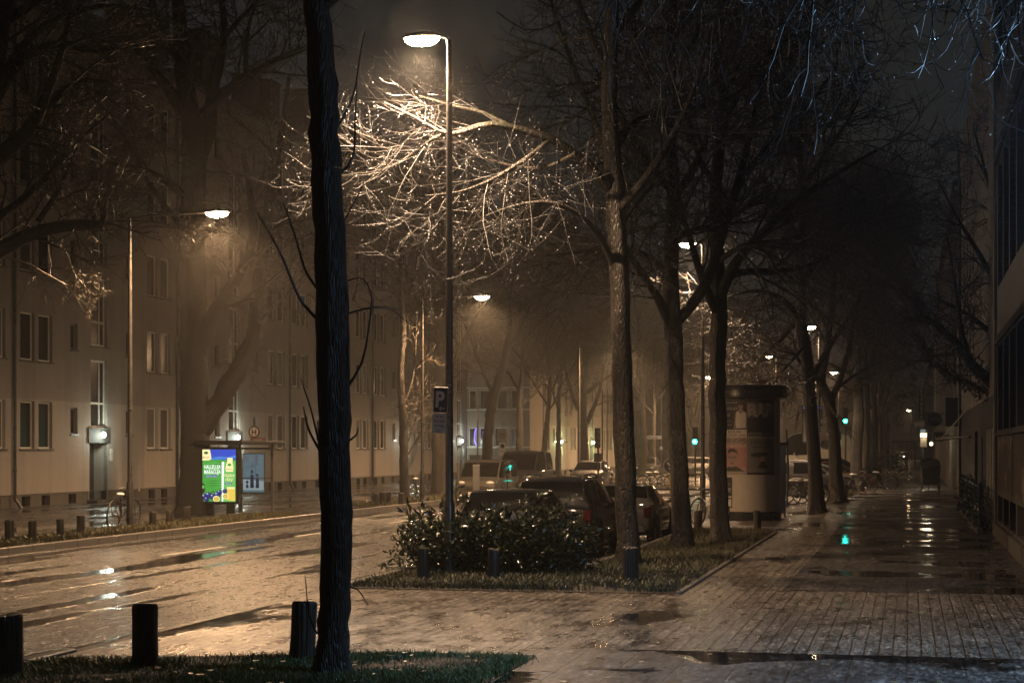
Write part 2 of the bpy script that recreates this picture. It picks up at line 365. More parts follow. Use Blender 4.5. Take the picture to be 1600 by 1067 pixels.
def paint(name, c, r=.5):
    t = NT(name); dr = t.n('TexVoronoi', Vector=t.mp(), Scale=38); nz = t.noise(t.mp(), 3, 4)
    t.base(t.mix(nz, (*[x * .75 for x in c], 1), (*c, 1))); t.rough(r); t.p.inputs['Metallic'].default_value = .05
    t.p.inputs['Coat Weight'].default_value = .7; t.p.inputs['Coat Roughness'].default_value = .05; t.p.inputs['Specular IOR Level'].default_value = .15
    t.bump(t.ramp(dr.outputs['Distance'], [(0.0, 1.0), (.32, 0.0)]), .35, .006); M[name] = t.mat
paint('car_black', (.010, .010, .012)); paint('car_dark', (.012, .012, .013)); paint('car_silver', (.11, .106, .1)); paint('car_beige', (.06, .056, .048)); paint('car_white', (.42, .41, .39)); paint('car_wine', (.09, .02, .02)); paint('car_grey', (.05, .05, .05))
t = NT('car_glass'); t.base((.006, .006, .006)); t.rough(.05); t.p.inputs['Specular IOR Level'].default_value = .6; dr = t.n('TexVoronoi', Vector=t.mp(), Scale=45); t.bump(t.ramp(dr.outputs['Distance'], [(0.0, 1.0), (.28, 0.0)]), .25, .005); M['car_glass'] = t.mat
simple('tail_red', (.05, .004, .004), .15, .1, 9); simple('lens_clear', (.45, .45, .43), .1, .1, 9); simple('rim_metal', (.3, .3, .29), .3, .1, 9, metal=.8)
t = NT('clear_glass'); t.p.inputs['Transmission Weight'].default_value = 1.0; t.base((.85, .9, .9)); t.rough(.02); t.p.inputs['IOR'].default_value = 1.05; M['clear_glass'] = t.mat
glow('lamp_glow', (1.0, .76, .46), 120); glow('lamp_glow_far', (1.0, .70, .38), 120)
glow('door_glow', (.92, 1.0, .86), 22); glow('green_glow', (.02, 1.0, .72), 28); glow('sign_glow', (1.0, .80, .48), 3); glow('blue_led', (.20, .14, 1.0), 2.2); glow('blue_window', (.17, .12, .95), .8)
glow('headlight_glow', (1.0, .88, .68), 14); glow('blue_spot', (.1, .25, 1.0), 1.0); glow('cool_glow', (.5, .72, 1.0), 25)
for nm, c, s_ in (('ad_sky', (.015, .09, .75), 1.4), ('ad_sky_pale', (.05, .28, .9), 1.5), ('ad_green', (.05, .42, .05), 1.6), ('ad_green_pale', (.16, .62, .14), 1.6), ('ad_green_dark', (.01, .17, .03), 1.4), ('ad_white', (.9, 1.0, .9), 2.2), ('ad_cream', (1.0, .85, .42), 2.0), ('ad_yellow', (.9, .62, .10), 1.8), ('ad_navy', (.012, .03, .22), 1.0), ('ad_plum', (.04, .07, .42), 1.3), ('ad_red', (.6, .03, .03), 1.4), ('ad_dark', (.03, .02, .015), .6), ('map_pale', (.42, .62, .72), .42), ('map_dark', (.06, .08, .16), .4), ('map_red', (.5, .10, .09), .45), ('map_white', (.75, .9, .95), .6)):
    glow(nm, c, s_ * (.5 if nm.startswith('ad_') else .55), sample=nm in ('ad_green', 'ad_sky', 'ad_white', 'ad_cream', 'ad_green_pale', 'map_pale'))
for nm, c in (('bill_white', (.42, .39, .35)), ('bill_dark', (.03, .028, .027)), ('bill_grey', (.13, .12, .11)), ('bill_pink', (.30, .15, .14)), ('bill_skin', (.24, .17, .14)), ('bill_pale', (.26, .23, .2)), ('column_white', (.50, .46, .40))): simple(nm, tuple(min(.8, q * 1.45) for q in c) if nm != 'column_white' else c, .5, .15, 5)
# ------------------------------------------------------------------ ground, road, pavements
def sheet(name, x0, x1, y0, y1, z, mat, cuts=None):
    b = MB(); b.add([(x0, y0, z), (x1, y0, z), (x1, y1, z), (x0, y1, z)], [(0, 1, 2, 3)])
    return tag(b.build(name, M[mat]), kind='structure')
def poly(name, pts, z, mat):
    b = MB(); b.add([(x, y, z) for x, y in pts], [tuple(range(len(pts)))])
    return tag(b.build(name, M[mat]), kind='structure')
sheet('ground', -64, 38, -6, 424, -.17, 'soil')
sheet('road', -17.3, -2.0, 2, 420, -.12, 'asphalt')
sheet('sidewalk', -1.7, 2.1, 24.9, 72.6, .004, 'slab_paving')
sheet('sidewalk', -3.4, 2.1, 2, 17.25, .004, 'slab_paving')
sheet('sidewalk', -1.15, 2.1, 72.8, 420, .055, 'slab_paving')
sheet('sidewalk', -2.2, -1.15, 72.8, 420, .05, 'plaza_paving')
poly('driveway', [(-7.8, 14.6), (-3.4, 14.6), (-3.4, 17.25), (2.1, 17.25), (2.1, 24.9), (-7.8, 24.9)], 0, 'brick_paving')
sheet('path', -3.05, -1.7, 24.9, 42.6, .0, 'brick_paving')
poly('plaza', [(-8.0, 42.6), (-1.7, 42.6), (-1.7, 72.6), (-5.0, 72.6), (-8.0, 60)], -.004, 'plaza_paving')
sheet('parking_bay', -7.9, -5.1, 27.9, 42.6, -.105, 'plaza_paving')
sheet('left_sidewalk', -40, -17.3, 2, 420, -.004, 'left_paving')
# soil of the planting strips, gently mounded
SKEW = lambda x: max(0.0, -4.7 - x) * .42
def mound(name, pts_x, pts_y, fn, mat='soil', skew=None):
    xs = np.linspace(*pts_x); ys = np.linspace(*pts_y); V = []; Fc = []
    for j, y in enumerate(ys):
        for i, x in enumerate(xs):
            e = min(i, len(xs) - 1 - i, j, len(ys) - 1 - j)
            V.append((x, y - (skew(x) * (y - 2) / 14.5 if skew else 0), .008 if e == 0 else fn(x, y)))
    n = len(xs)
    for j in range(len(ys) - 1):
        for i in range(n - 1): Fc.append((j * n + i, j * n + i + 1, (j + 1) * n + i + 1, (j + 1) * n + i))
    b = MB(); b.add(V, Fc); return tag(b.build(name, M[mat], smooth='all'), kind='structure')
mz = lambda x, y: .035 + .02 * math.sin(x * 2.3 + y * .7) + .015 * math.sin(y * 3.1 - x)
mound('grass_verge', (-7.85, -3.42, 14), (2, 16.55, 30), mz, skew=SKEW)
mound('grass_verge', (-7.7, -3.02, 14), (23.95, 27.9, 12), mz)
mound('grass_verge', (-5.05, -3.02, 8), (27.9, 42.4, 24), mz)
mound('grass_verge', (-18.7, -17.32, 6), (22, 49.5, 40), mz)
mound('grass_verge', (-18.7, -17.32, 6), (58, 200, 90), mz)
mound('grass_verge', (-3.6, -2.0, 6), (74, 300, 100), mz)
b = MB()
for y in np.arange(10, 200, 1.0): b.bbox((-17.30, y, -.16), (-17.15, y + .99, .03), .015)
tag(b.build('left_kerb', M['kerb_stone']), kind='structure')
b = MB()
for y in np.arange(2, 16, 1.0): b.bbox((-7.98, y, -.16), (-7.84, y + .99, .03), .015)
for y in np.arange(24, 27.5, 1.0): b.bbox((-7.86, y, -.16), (-7.70, y + .99, .06), .015)
for x in np.arange(-7.7, -5.2, .9): b.bbox((x, 27.86, -.16), (x + .89, 28.0, .06), .015)
for y in np.arange(28.0, 42.4, 1.0): b.bbox((-5.17, y, -.16), (-5.03, y + .99, .06), .015)
for x in np.arange(-5.0, -3.0, 1.0): b.bbox((x, 42.4, -.12), (x + .99, 42.55, .05), .015)
for y in np.arange(24, 42, 1.0): b.bbox((-3.06, y, -.1), (-2.98, y + .99, .035), .01)
tag(b.build('right_kerb', M['kerb_stone']), kind='structure')
b = MB()
for y in np.arange(16, 24, 1.0): b.bbox((-7.98, y, -.16), (-7.80, y + .995, -.012), .01)
tag(b.build('gutter_kerb', M['kerb_dark']), kind='structure')
b = MB(); b.bbox((-1.3, 72.55, -.05), (1.75, 72.8, .07), .02); tag(b.build('step', M['kerb_stone']), kind='structure')
b = MB()
for y in (32.5, 40.2, 48, 60, 72, 84, 98, 112): b.box((-14.2, y, -.117), (-14.07, y + 3.2, -.116))
for y in (66, 74, 90, 104, 120): b.box((-10.9, y, -.117), (-10.78, y + 3, -.116))
tag(b.build('road_markings', M['paint_white']), kind='structure')
b = MB(); b.bbox((-10.9, 77.5, -.14), (-9.2, 86, .02), .06); tag(b.build('traffic_island', M['kerb_stone']), kind='structure')

# ------------------------------------------------------------------ facades
def facade(b, L, H0, H1, ops, d=.16, mi=0, back=True):
    xs = sorted({0.0, L} | {x for o in ops for x in (o[0], o[1])}); zs = sorted({H0, H1} | {z for o in ops for z in (o[2], o[3])})
    for i in range(len(xs) - 1):
        for j in range(len(zs) - 1):
            cx, cz = (xs[i] + xs[i + 1]) / 2, (zs[j] + zs[j + 1]) / 2
            if any(o[0] < cx < o[1] and o[2] < cz < o[3] for o in ops): continue
            b.quadxz(xs[i], xs[i + 1], zs[j], zs[j + 1], 0, mi)
    for x0, x1, z0, z1 in ops:
        b.add([(x0, 0, z0), (x1, 0, z0), (x1, 0, z1), (x0, 0, z1), (x0, d, z0), (x1, d, z0), (x1, d, z1), (x0, d, z1)], [(0, 1, 5, 4), (1, 2, 6, 5), (2, 3, 7, 6), (3, 0, 4, 7)], mi)
def window(parent, x0, x1, z0, z1, d=.16, frame='frame_white', glass='glass_dark', sill='sill_dark', fw=.06, bars=(), mull=(), name='window', cache={}):
    w, h = x1 - x0, z1 - z0; k = (round(w, 3), round(h, 3), frame, fw, bars, mull)
    if k not in cache:
        f = MB(); f.box((0, -.05, 0), (fw, 0, h)); f.box((w - fw, -.05, 0), (w, 0, h)); f.box((fw, -.05, 0), (w - fw, 0, fw)); f.box((fw, -.05, h - fw), (w - fw, 0, h))
        for q in bars: f.box((fw, -.045, h * q - fw / 2), (w - fw, -.002, h * q + fw / 2))
        for q in mull: f.box((w * q - fw / 2, -.048, fw), (w * q + fw / 2, -.003, h - fw))
        pn = {}; sl = MB(); sl.box((-.06, -.22, -.06), (w + .06, -.0, -.004))
        cache[k] = (f.mesh('window', M[frame]), pn, sl.mesh('sill', M[sill or 'sill_dark']), w, h)
    fm, pn, sm, w, h = cache[k]
    if glass not in pn: pn[glass] = MB().box((.01, -.022, .01), (w - .01, -.018, h - .01)).mesh('pane', M[glass])
    o = link(name, fm, parent, loc=(x0, d, z0)); link('pane', pn[glass], o)
    if sill: link('sill', sm, o)
    return o
def lamp_light(name, parent, kind, loc, power, col=WARM, radius=.1, angle=165, blend=.9, rot=None):
    l = bpy.data.lights.new(name, kind); l.energy = power * K_LAMP; l.color = col; l.shadow_soft_size = radius
    if kind == 'SPOT': l.spot_size = R(angle); l.spot_blend = blend
    o = bpy.data.objects.new(name, l); COL.objects.link(o); o.parent = parent; o.location = loc
    if rot: o.rotation_euler = rot
    addkid(parent, o); return o

UL = 13.43; EAVE = 16.8
def left_unit(label, door_power=55, glow_mat='door_glow', col=(.9, 1.0, .84)):
    t = thing('apartment_building', label, 'building', group='apartment houses along the left pavement')
    ops = []
    mains = [(.5, 1.5), (1.78, 2.78), (10.65, 11.65), (11.93, 12.93)]; smalls = [(4.15, 4.7), (8.73, 9.28)]
    stair = (5.75, 7.1)
    for k in range(5):
        ops += [(a, c, 1.95 + 2.97 * k, 3.55 + 2.97 * k) for a, c in mains] + [(a, c, 2.47 + 2.97 * k, 3.4 + 2.97 * k) for a, c in smalls]
    so = [(stair[0], stair[1], 2.72 + 2.95 * k, 5.17 + 2.95 * k) for k in range(4)]
    door = (5.65, 7.15, .43, 2.16)
    b = MB(); facade(b, UL, .43, EAVE, ops + so + [door])
    b.add([(0, 0, .43), (UL, 0, .43), (UL, .05, .43), (0, .05, .43)], [(0, 1, 2, 3)])
    w = b.build('wall', M['plaster_front'], t)
    s = MB(); s.box((0, .3, 0), (.25, 11, EAVE)); s.box((UL - .25, .3, 0), (UL, 11, EAVE)); s.box((.25, 10.75, 0), (UL - .25, 11, EAVE)); s.build('side_wall', M['plaster_side'], t)
    p = MB(); bo = [(a, a + .6, .02, .36) for a in (.7, 2.1, 4.1, 8.6, 10.9, 12.1)] + [(5.65, 7.15, -.05, .43)]
    facade(p, UL, -.1, .43, bo, d=.2); p.xf(Matrix.Translation((0, .05, 0))); p.build('plinth', M['plaster_plinth'], t)
    for a, c, z0, z1 in bo[:-1]: MB().box((a, .24, z0), (c, .26, z1)).build('basement_window', M['glass_dark'], t)
    i = 0
    for k in range(5):
        for a, c in mains:
            g = ('glass_dark', 'glass_curtain', 'glass_dark', 'glass_blind', 'glass_curtain', 'glass_dark', 'glass_dark')[(i * 5 + k * 3) % 7]; i += 1
            window(t, a, c, 1.95 + 2.97 * k, 3.55 + 2.97 * k, glass=g)
        for a, c in smalls: window(t, a, c, 2.47 + 2.97 * k, 3.4 + 2.97 * k, frame='frame_grey')
    for a, c, z0, z1 in so: window(t, a, c, z0, z1, bars=(.36,), mull=(.68,), sill='sill_dark', name='stair_window', fw=.075)
    d = MB(); d.box((5.65, .55, .1), (7.15, .6, 2.16)); d.build('door_surround', M['door_dark'], t)
    dd = MB(); dd.box((5.72, .5, .12), (6.65, .548, 2.1)); dd.box((5.72, .49, .12), (5.82, .5, 2.1)); dd.box((6.55, .49, .12), (6.65, .5, 2.1)); dr = dd.build('door', M['frame_dark'], t)
    MB().box((5.85, .485, .45), (6.52, .499, 1.95)).build('pane', M['glass_dark'], dr); MB().tube([(6.52, .46, .9), (6.52, .46, 1.3)], .015, 6).build('handle', M['grey_metal'], dr)
    MB().box((5.6, .012, -.1), (5.65, .56, 2.16)).build('door_reveal', M['plaster_side'], t); MB().box((7.15, .012, -.1), (7.2, .56, 2.16)).build('door_reveal', M['plaster_side'], t)
    MB().box((5.5, -.05, 2.165), (7.3, .3, 2.70)).build('lintel', M['plaster_light'], t)
    st = MB(); st.box((5.55, -.35, -.02), (7.25, .54, .1)); st.build('doorstep', M['concrete'], t)
    MB().box((7.34, -.02, 1.5), (7.55, -.002, 1.95)).build('bell_panel', M['frame_white'], t)
    dl = MB(); dl.ell((6.5, -.14, 2.46), (.10, .09, .11)); dl = dl.build('door_lamp', M[glow_mat], t)
    lamp_light('door_light', t, 'POINT', (6.5, -.42, 2.40), door_power, col, .08)
    dp = MB(); dp.tube([(-.02, -.09, 0.25), (-.02, -.09, EAVE - .1)], .055, 8)
    for z in (1.2, 4.2, 7.2, 10.2, 13.2): dp.cyl((-.02, -.09), .075, z, z + .05, 10)
    dp.tube([(-.02, -.09, .3), (.12, -.25, -.02)], .055, 8); dp.build('drainpipe', M['pole_metal'], t)
    gt = MB(); gt.box((0, -.35, EAVE - .02), (UL, .05, EAVE + .12)); gt.build('gutter', M['pole_metal'], t)
    rf = MB(); rf.add([(0, -.3, EAVE + .13), (UL, -.3, EAVE + .13), (UL, 5.5, EAVE + 2.6), (0, 5.5, EAVE + 2.6), (0, 11.2, EAVE + .13), (UL, 11.2, EAVE + .13)], [(0, 1, 2, 3), (3, 2, 5, 4), (0, 3, 4), (1, 5, 2), (0, 4, 5, 1)])
    r = rf.build('roof', M['roof_tile'], t)
    for cx, cw, ch in ((1.4, 1.4, 2.1), (6.6, 1.9, 2.6), (12.2, 1.0, 1.9)):
        c = MB(); c.box((cx - cw / 2, 1.2, EAVE + .4), (cx + cw / 2, 2.2, EAVE + .7 + ch)); c.box((cx - cw / 2 - .06, 1.14, EAVE + .7 + ch), (cx + cw / 2 + .06, 2.26, EAVE + .82 + ch)); c.build('chimney', M['clinker'], r)
    return t
XW = -28.8
LU = ['pale rendered apartment house at the left edge, only its end windows in view',
      'pale rendered apartment house with a lit door behind the leaning bicycle',
      'pale rendered apartment house behind the bus shelter and the forked tree',
      'pale rendered apartment house seen just right of the close black trunk',
      'pale rendered apartment house whose lit door shows beside a thin tree']
u0 = left_unit(LU[0])
u0.rotation_euler = (0, 0, R(90)); u0.location = (XW, 54.05 - UL, 0)
for k in range(1, 5): dup(u0, (XW, 54.05 + UL * (k - 1), 0), R(90), LU[k])
uL = dup(u0, (XW, 54.05 + UL * 4, 0), R(90), 'far rendered apartment house with one blue lit window beside the low annex')
# blue lit window in that house
for c in KIDS(uL):
    if c.name.startswith('window') and abs(c.location.x - .5) < .02 and abs(c.location.z - 1.95) < .1:
        for q in KIDS(c):
            if q.name.startswith('pane'): q.data = MB().box((.01, -.022, .01), (.99, -.018, 1.59)).mesh('pane', M['blue_window'])
for k, lb in enumerate(('hazy set forward apartment house with a greenish lit door, beyond the low annex', 'hazy apartment house behind the large many stemmed tree', 'last hazy apartment house of the left row, beside the crossing')):
    q = dup(u0, (-24.6, 120.5 + UL * k, 0), R(90), lb)
    for c in KIDS(q):
        if c.type == 'LIGHT':
            c.data = c.data.copy(); c.data.color = (.75, 1.0, .45); c.data.energy = (150 if k == 0 else 60)
# low annex with ribbon windows, facing the camera
an = thing('annex_building', 'low two storey annex with ribbon windows facing the camera', 'building', (-28.75, 116.0, 0))
LA, HA = 4.25, 7.2
wins = [(.12, .62), (.85, 1.65), (1.9, 2.75), (3.0, 3.85)]
ops = [(a, c, z, z + 1.25) for z in (2.1, 4.6) for a, c in wins]
b = MB(); facade(b, LA, 0, HA, ops + [(.15, .95, 0.02, 1.55)], d=.12); b.box((0, .3, 0), (.2, 4.4, HA)); b.box((LA - .2, .13, 0), (LA, 4.4, HA)); b.box((0, .13, HA - .2), (LA - .2, 4.4, HA)); b.build('wall', M['plaster_cross'], an)
for a, c, z0, z1 in ops: window(an, a, c, z0, z1, d=.12, frame='frame_white', fw=.05, glass='glass_curtain' if a > 1.8 else 'glass_dark', sill=None)
for z in (3.55, 1.35 - .55, 6.1):
    r = MB(); h = .95 if z > 3 and z < 6 else (1.2 if z < 3 else .95)
    for x in np.arange(1.1 if z < 3 else .1, LA - .05, .12): r.box((x, -.03, z), (x + .075, -.003, z + h))
    r.build('cladding', M['plaster_cross'], an)
r = MB()
for z in (2.0, 4.5, 5.95): r.box((-.02, -.09, z), (LA + .02, -.031, z + .09))
r.build('ledge', M['frame_white'], an); MB().box((.17, .1, .03), (.93, .118, 1.54)).build('door', M['door_dark'], an)
# lit arch decorations in its windows
for x0, s_, lb in ((-28.06, .75, 'thin violet light curve hung in the annex window'), (-27.42, 1.0, 'blue violet light ring hung in the annex window')):
    p = []; n = 14
    for i in range(n + 1):
        a = R(100) + R(170 if s_ < 1 else 330) * i / n; p.append((.22 * s_ * math.cos(a), -.0, .55 * math.sin(a)))
    tag(MB().tube(p, .035, 6).build('light_decoration', M['blue_led'], loc=(x0, 115.93, 2.75)), lb, 'light decoration', 'violet lights in the annex windows')

# distant houses closing the street
def block(name, label, x0, x1, y0, dep, H, mat, nx, nz, w=1.3, h=1.5, z0=1.9, dz=3.1, rz=0, loc=None, roof=True, frame='frame_grey', pick=0, glassopts=('glass_dark', 'glass_curtain', 'glass_dark')):
    t = thing(name, label, 'building', loc or (x0, y0, 0), rz); L = x1 - x0; ops = []
    for k in range(nz):
        for i in range(nx):
            c = (i + .5) * L / nx; ops.append((c - w / 2, c + w / 2, z0 + k * dz, z0 + k * dz + h))
    b = MB(); facade(b, L, 0, H, ops); b.box((0, .3, 0), (.2, dep, H)); b.box((L - .2, .3, 0), (L, dep, H)); b.box((.2, dep - .2, 0), (L - .2, dep, H)); b.box((.2, .3, H - .2), (L - .2, dep - .2, H)); b.build('wall', M[mat], t)
    for i, o in enumerate(ops): window(t, *o, frame=frame, glass=glassopts[(i * 7 + pick) % len(glassopts)])
    if roof: MB().box((-.15, -.25, H + .003), (L + .15, dep, H + .25)).build('roof', M['roof_tile'], t)
    return t
block('corner_building', 'hazy dark house far beyond the crossing with a pale upper band', -44, -16.5, 214, 12, 13, 'plaster_side', 8, 4)
block('corner_building', 'pale house front across the street end behind the parked cars', -15.5, -5.5, 228, 10, 9, 'plaster_light', 4, 3, w=1.6)
block('corner_building', 'dim house closing the view at the far end of the pavement', -5.0, 2.0, 330, 10, 15, 'plaster_side', 3, 5)

# ------------------------------------------------------------------ right side buildings
nb = thing('office_building', 'brown clinker building with window bands at the right edge', 'building', (1.95, 42.0, 0), R(-90))
LN = 44.0; bays = [(.45 + 2.4 * i, .45 + 2.4 * i + 2.1) for i in range(18)]
lo = [(a, c, .34, .92) for a, c in bays]; mid = [(a, c, 2.36, 4.24) for a, c in bays]; up = [(a, c, 5.55, 8.3) for a, c in bays]; top = [(a, c, 9.9, 12.2) for a, c in bays]
b = MB(); facade(b, LN, 4.46, 13.5, up + top, d=.2); b.build('brick_wall', M['clinker'], nb)
b = MB(); facade(b, LN, 2.30, 4.30, mid, d=.2); b.box((-.0, -.05, 4.30), (LN, .1, 4.46)); b.box((0, -.06, 2.24), (LN, .12, 2.30)); facade(b, LN, -.05, 1.04, lo, d=.2); b.box((0, -.06, 8.35), (LN, -.003, 8.65)); b.build('concrete_band', M['concrete'], nb)
MB().box((0, 0, 1.04), (LN, .15, 2.24)).build('tile_panel', M['tile_panel'], nb)
b = MB(); b.box((0, .25, 0), (.2, 9, 13.5)); b.box((.2, 8.8, 0), (LN, 9, 13.5)); b.box((0, .25, 13.5), (LN, 9, 13.7)); b.build('side_wall', M['clinker'], nb)
MB().box((-.1, -.1, -.05), (LN, -.0, .30)).build('plinth', M['concrete'], nb)
for grp, fr in ((lo, 'frame_dark'), (mid, 'frame_grey'), (up, 'frame_grey'), (top, 'frame_grey')):
    for a, c, z0, z1 in grp[:8]: window(nb, a, c, z0, z1, d=.2, frame=fr, sill=None, fw=.07, mull=(.5,) if fr == 'frame_grey' else ())
    bk = MB()
    for a, c, z0, z1 in grp[8:]: bk.box((a, .19, z0), (c, .2, z1))
    bk.build('window_band', M['glass_dark'], nb)
# lamp added on the wall, real source unseen, outside the frame beside the camera: the cool light on twigs and paving
sl = thing('wall_lamp', 'added cool white wall lamp, out of view on the brown building beside the camera', 'lamp', (1.93, 14.6, 4.6), R(-90))
s_ = MB(); s_.box((-.3, -.22, 0), (.3, -.0, .12)); s_.tube([(0, -.1, .12), (0, -.1, .25), (0, 0, .25)], .02, 6); s_.build('housing', M['dark_metal'], sl)
MB().box((-.27, -.2, -.025), (.27, -.03, 0)).build('lens', M['cool_glow'], sl)
lamp_light('wall_light', sl, 'SPOT', (0, -.2, -.08), 1150, (.36, .62, 1.0), .08, 118, .5, (R(-8), R(25), 0))
lamp_light('wall_spill', sl, 'POINT', (0, -.22, -.1), 170, (.36, .62, 1.0), .08)

sb = thing('rendered_building', 'building with pale upper wall above a dark ground floor, behind the fence', 'building', (2.05, 74.0, 0), R(-90))
LS = 31.9
ops = [(1.2 + 3.0 * i, 2.4 + 3.0 * i, z, z + 1.6) for i in range(5) for z in (4.6, 7.8, 11.0)] + [(20.5, 21.6, .1, 2.3), (15.2, 17.6, .9, 2.5)]
b = MB(); facade(b, LS, 0, 14, ops); b.box((0, .2, 0), (.2, 9, 14)); b.box((LS - .2, .2, 0), (LS, 9, 14)); b.box((.2, 8.8, 0), (LS - .2, 9, 14)); b.box((0, 0.2, 14), (LS, 9, 14.2)); b.build('wall', M['plaster_light'], sb)
for o in ops[:15]: window(sb, *o, frame='frame_grey')
window(sb, *ops[16], frame='frame_dark')
d = MB(); d.box((20.55, .1, .1), (21.55, .15, 2.28)); dr = d.build('door', M['door_dark'], sb); MB().box((20.62, .092, 1.0), (20.86, .099, 1.9)).build('pane', M['blue_window'], dr)
dp = MB(); dp.tube([(31.2, -.1, 0), (31.2, -.1, 13.9)], .05, 8); dp.build('drainpipe', M['grey_metal'], sb)
dp = MB(); dp.tube([(0.1, -.1, 0), (0.1, -.1, 13.9)], .05, 8); dp.build('drainpipe', M['grey_metal'], sb)
for x in (25.2, 26.8, 28.4): MB().box((x, -.05, .7), (x + .1, -.003, 2.45)).build('pale_upright', M['frame_white'], sb)
t3 = block('tall_building', 'tall dark building with narrow windows beyond the round hanging sign', 0, 55, 0, 10, 12.6, 'plaster_dark', 14, 3, w=.9, h=1.7, z0=3.6, dz=2.9, rz=R(-90), loc=(2.0, 130, 0))
block('tall_building', 'farthest dark building of the right row beyond the vertical sign', 0, 150, 0, 10, 11, 'plaster_dark', 20, 2, z0=3.6, rz=R(-90), loc=(2.3, 281, 0))
# bays projecting from the tall building (local x runs towards the camera)
MB().box((30, -.65, 4.0), (34, -.01, 11.2)).build('bay', M['plaster_light'], t3)
MB().box((41.8, -.5, 3.9), (42.0, -.01, 10)).build('wall_fin', M['plaster_light'], t3)
# ------------------------------------------------------------------ trees
def nrm(a): return a / (np.linalg.norm(a, axis=-1, keepdims=True) + 1e-9)
def grow(P0, D0, L, r0, r1f, n, wander, bend, g):
    """N polylines of n segments; bend = list of n upward pulls (negative droops)."""
    N = len(P0); P = np.zeros((N, n + 1, 3)); P[:, 0] = P0; D = D0.copy(); st = (L / n)[:, None]
    for i in range(n):
        D = D + g.normal(0, wander, (N, 3)); D[:, 2] += bend[i]; D = nrm(D); P[:, i + 1] = P[:, i] + D * st
    tt = np.linspace(0, 1, n + 1)[None]
    return P, r0[:, None] * (1 - (1 - r1f) * tt)
def spawn(P, rad, k, t0, t1, a0, a1, g, flat=1.0):
    N, n1, _ = P.shape; n = n1 - 1
    t = t0 + (t1 - t0) * (np.arange(k)[None] + g.random((N, k))) / k
    x = np.clip(t * n, 0, n - 1e-4); i = x.astype(int); f = (x - i)[..., None]; ar = np.arange(N)[:, None]
    A = P[ar, i]; B = P[ar, i + 1]; p = A * (1 - f) + B * f; T = nrm(B - A)
    rr = rad[ar, i] * (1 - f[..., 0]) + rad[ar, i + 1] * f[..., 0]
    q = g.normal(0, 1, (N, k, 3)); q[..., 2] *= flat; q = nrm(q - (q * T).sum(-1, keepdims=True) * T)
    a = a0 + (a1 - a0) * g.random((N, k, 1)); d = nrm(T * np.cos(a) + q * np.sin(a))
    return p.reshape(-1, 3), d.reshape(-1, 3), rr.reshape(-1), t.reshape(-1)
class Acc:
    def __init__(s): s.V = []; s.Q = []; s.M = []; s.n = 0
    def add(s, V, Q, mi=0):
        s.V.append(V); s.Q.append(Q + s.n); s.M.append(np.full(len(Q), mi)); s.n += len(V)
    def tub(s, P, r, sides, mi=0): s.add(*tubes(P, r, sides), mi)
    def mesh(s, name, mats): return npmesh(name, np.concatenate(s.V), np.concatenate(s.Q), mats, np.concatenate(s.M))
OCT_V = np.array([(1, 0, 0), (0, 1, 0), (-1, 0, 0), (0, -1, 0), (0, 0, 1.2), (0, 0, -1.3)])
OCT_Q = np.array([(0, 1, 4, 4), (1, 2, 4, 4), (2, 3, 4, 4), (3, 0, 4, 4), (1, 0, 5, 5), (2, 1, 5, 5), (3, 2, 5, 5), (0, 3, 5, 5)])
def drops(acc, pts, r, g, mi):
    # small bead at each point: a two ring diamond made of quads
    N = len(pts); an = np.arange(4) * math.pi / 2
    ring = np.stack([np.cos(an), np.sin(an), np.zeros(4)], 1)
    tpl = np.concatenate([ring * .35 + (0, 0, .9), ring, ring * .35 - (0, 0, 1.0)])
    rr = r * (.6 + .8 * g.random((N, 1, 1)))
    V = pts[:, None] + tpl[None] * rr
    q = []
    for k in range(2):
        for i in range(4): q.append((k * 4 + i, k * 4 + 4 + i, k * 4 + 4 + (i + 1) % 4, k * 4 + (i + 1) % 4))
    q += [(0, 1, 2, 3), (11, 10, 9, 8)]
    Q = (np.arange(N)[:, None, None] * 12 + np.array(q)[None]).reshape(-1, 4)
    acc.add(V.reshape(-1, 3), Q, mi)
def leaves(acc, pts, size, g, mi, droop=.6):
    N = len(pts); d = g.normal(0, 1, (N, 3)); d[:, 2] -= droop * 2; d = nrm(d); s = nrm(np.cross(d, g.normal(0, 1, (N, 3))))
    L = (size * (.6 + .8 * g.random((N, 1)))); w = L * .3
    m = pts + d * L * .5
    V = np.stack([pts, m + s * w, pts + d * L, m - s * w], 1).reshape(-1, 3)
    acc.add(V, np.arange(N * 4).reshape(-1, 4), mi)
def resample(pts, rad, n):
    pts = np.array(pts, float); rad = np.array(rad, float)
    d = np.concatenate([[0], np.cumsum(np.linalg.norm(np.diff(pts, axis=0), axis=1))]); t = np.linspace(0, d[-1], n)
    # smooth (Catmull-Rom on the knots)
    out = []
    for x in t:
        i = min(max(np.searchsorted(d, x) - 1, 0), len(d) - 2); f = (x - d[i]) / (d[i + 1] - d[i] + 1e-9)
        p0 = pts[max(i - 1, 0)]; p1 = pts[i]; p2 = pts[i + 1]; p3 = pts[min(i + 2, len(d) - 1)]
        out.append(.5 * (2 * p1 + (p2 - p0) * f + (2 * p0 - 5 * p1 + 4 * p2 - p3) * f * f + (3 * p1 - p0 - 3 * p2 + p3) * f ** 3))
    return np.array(out), np.interp(t, d, rad)
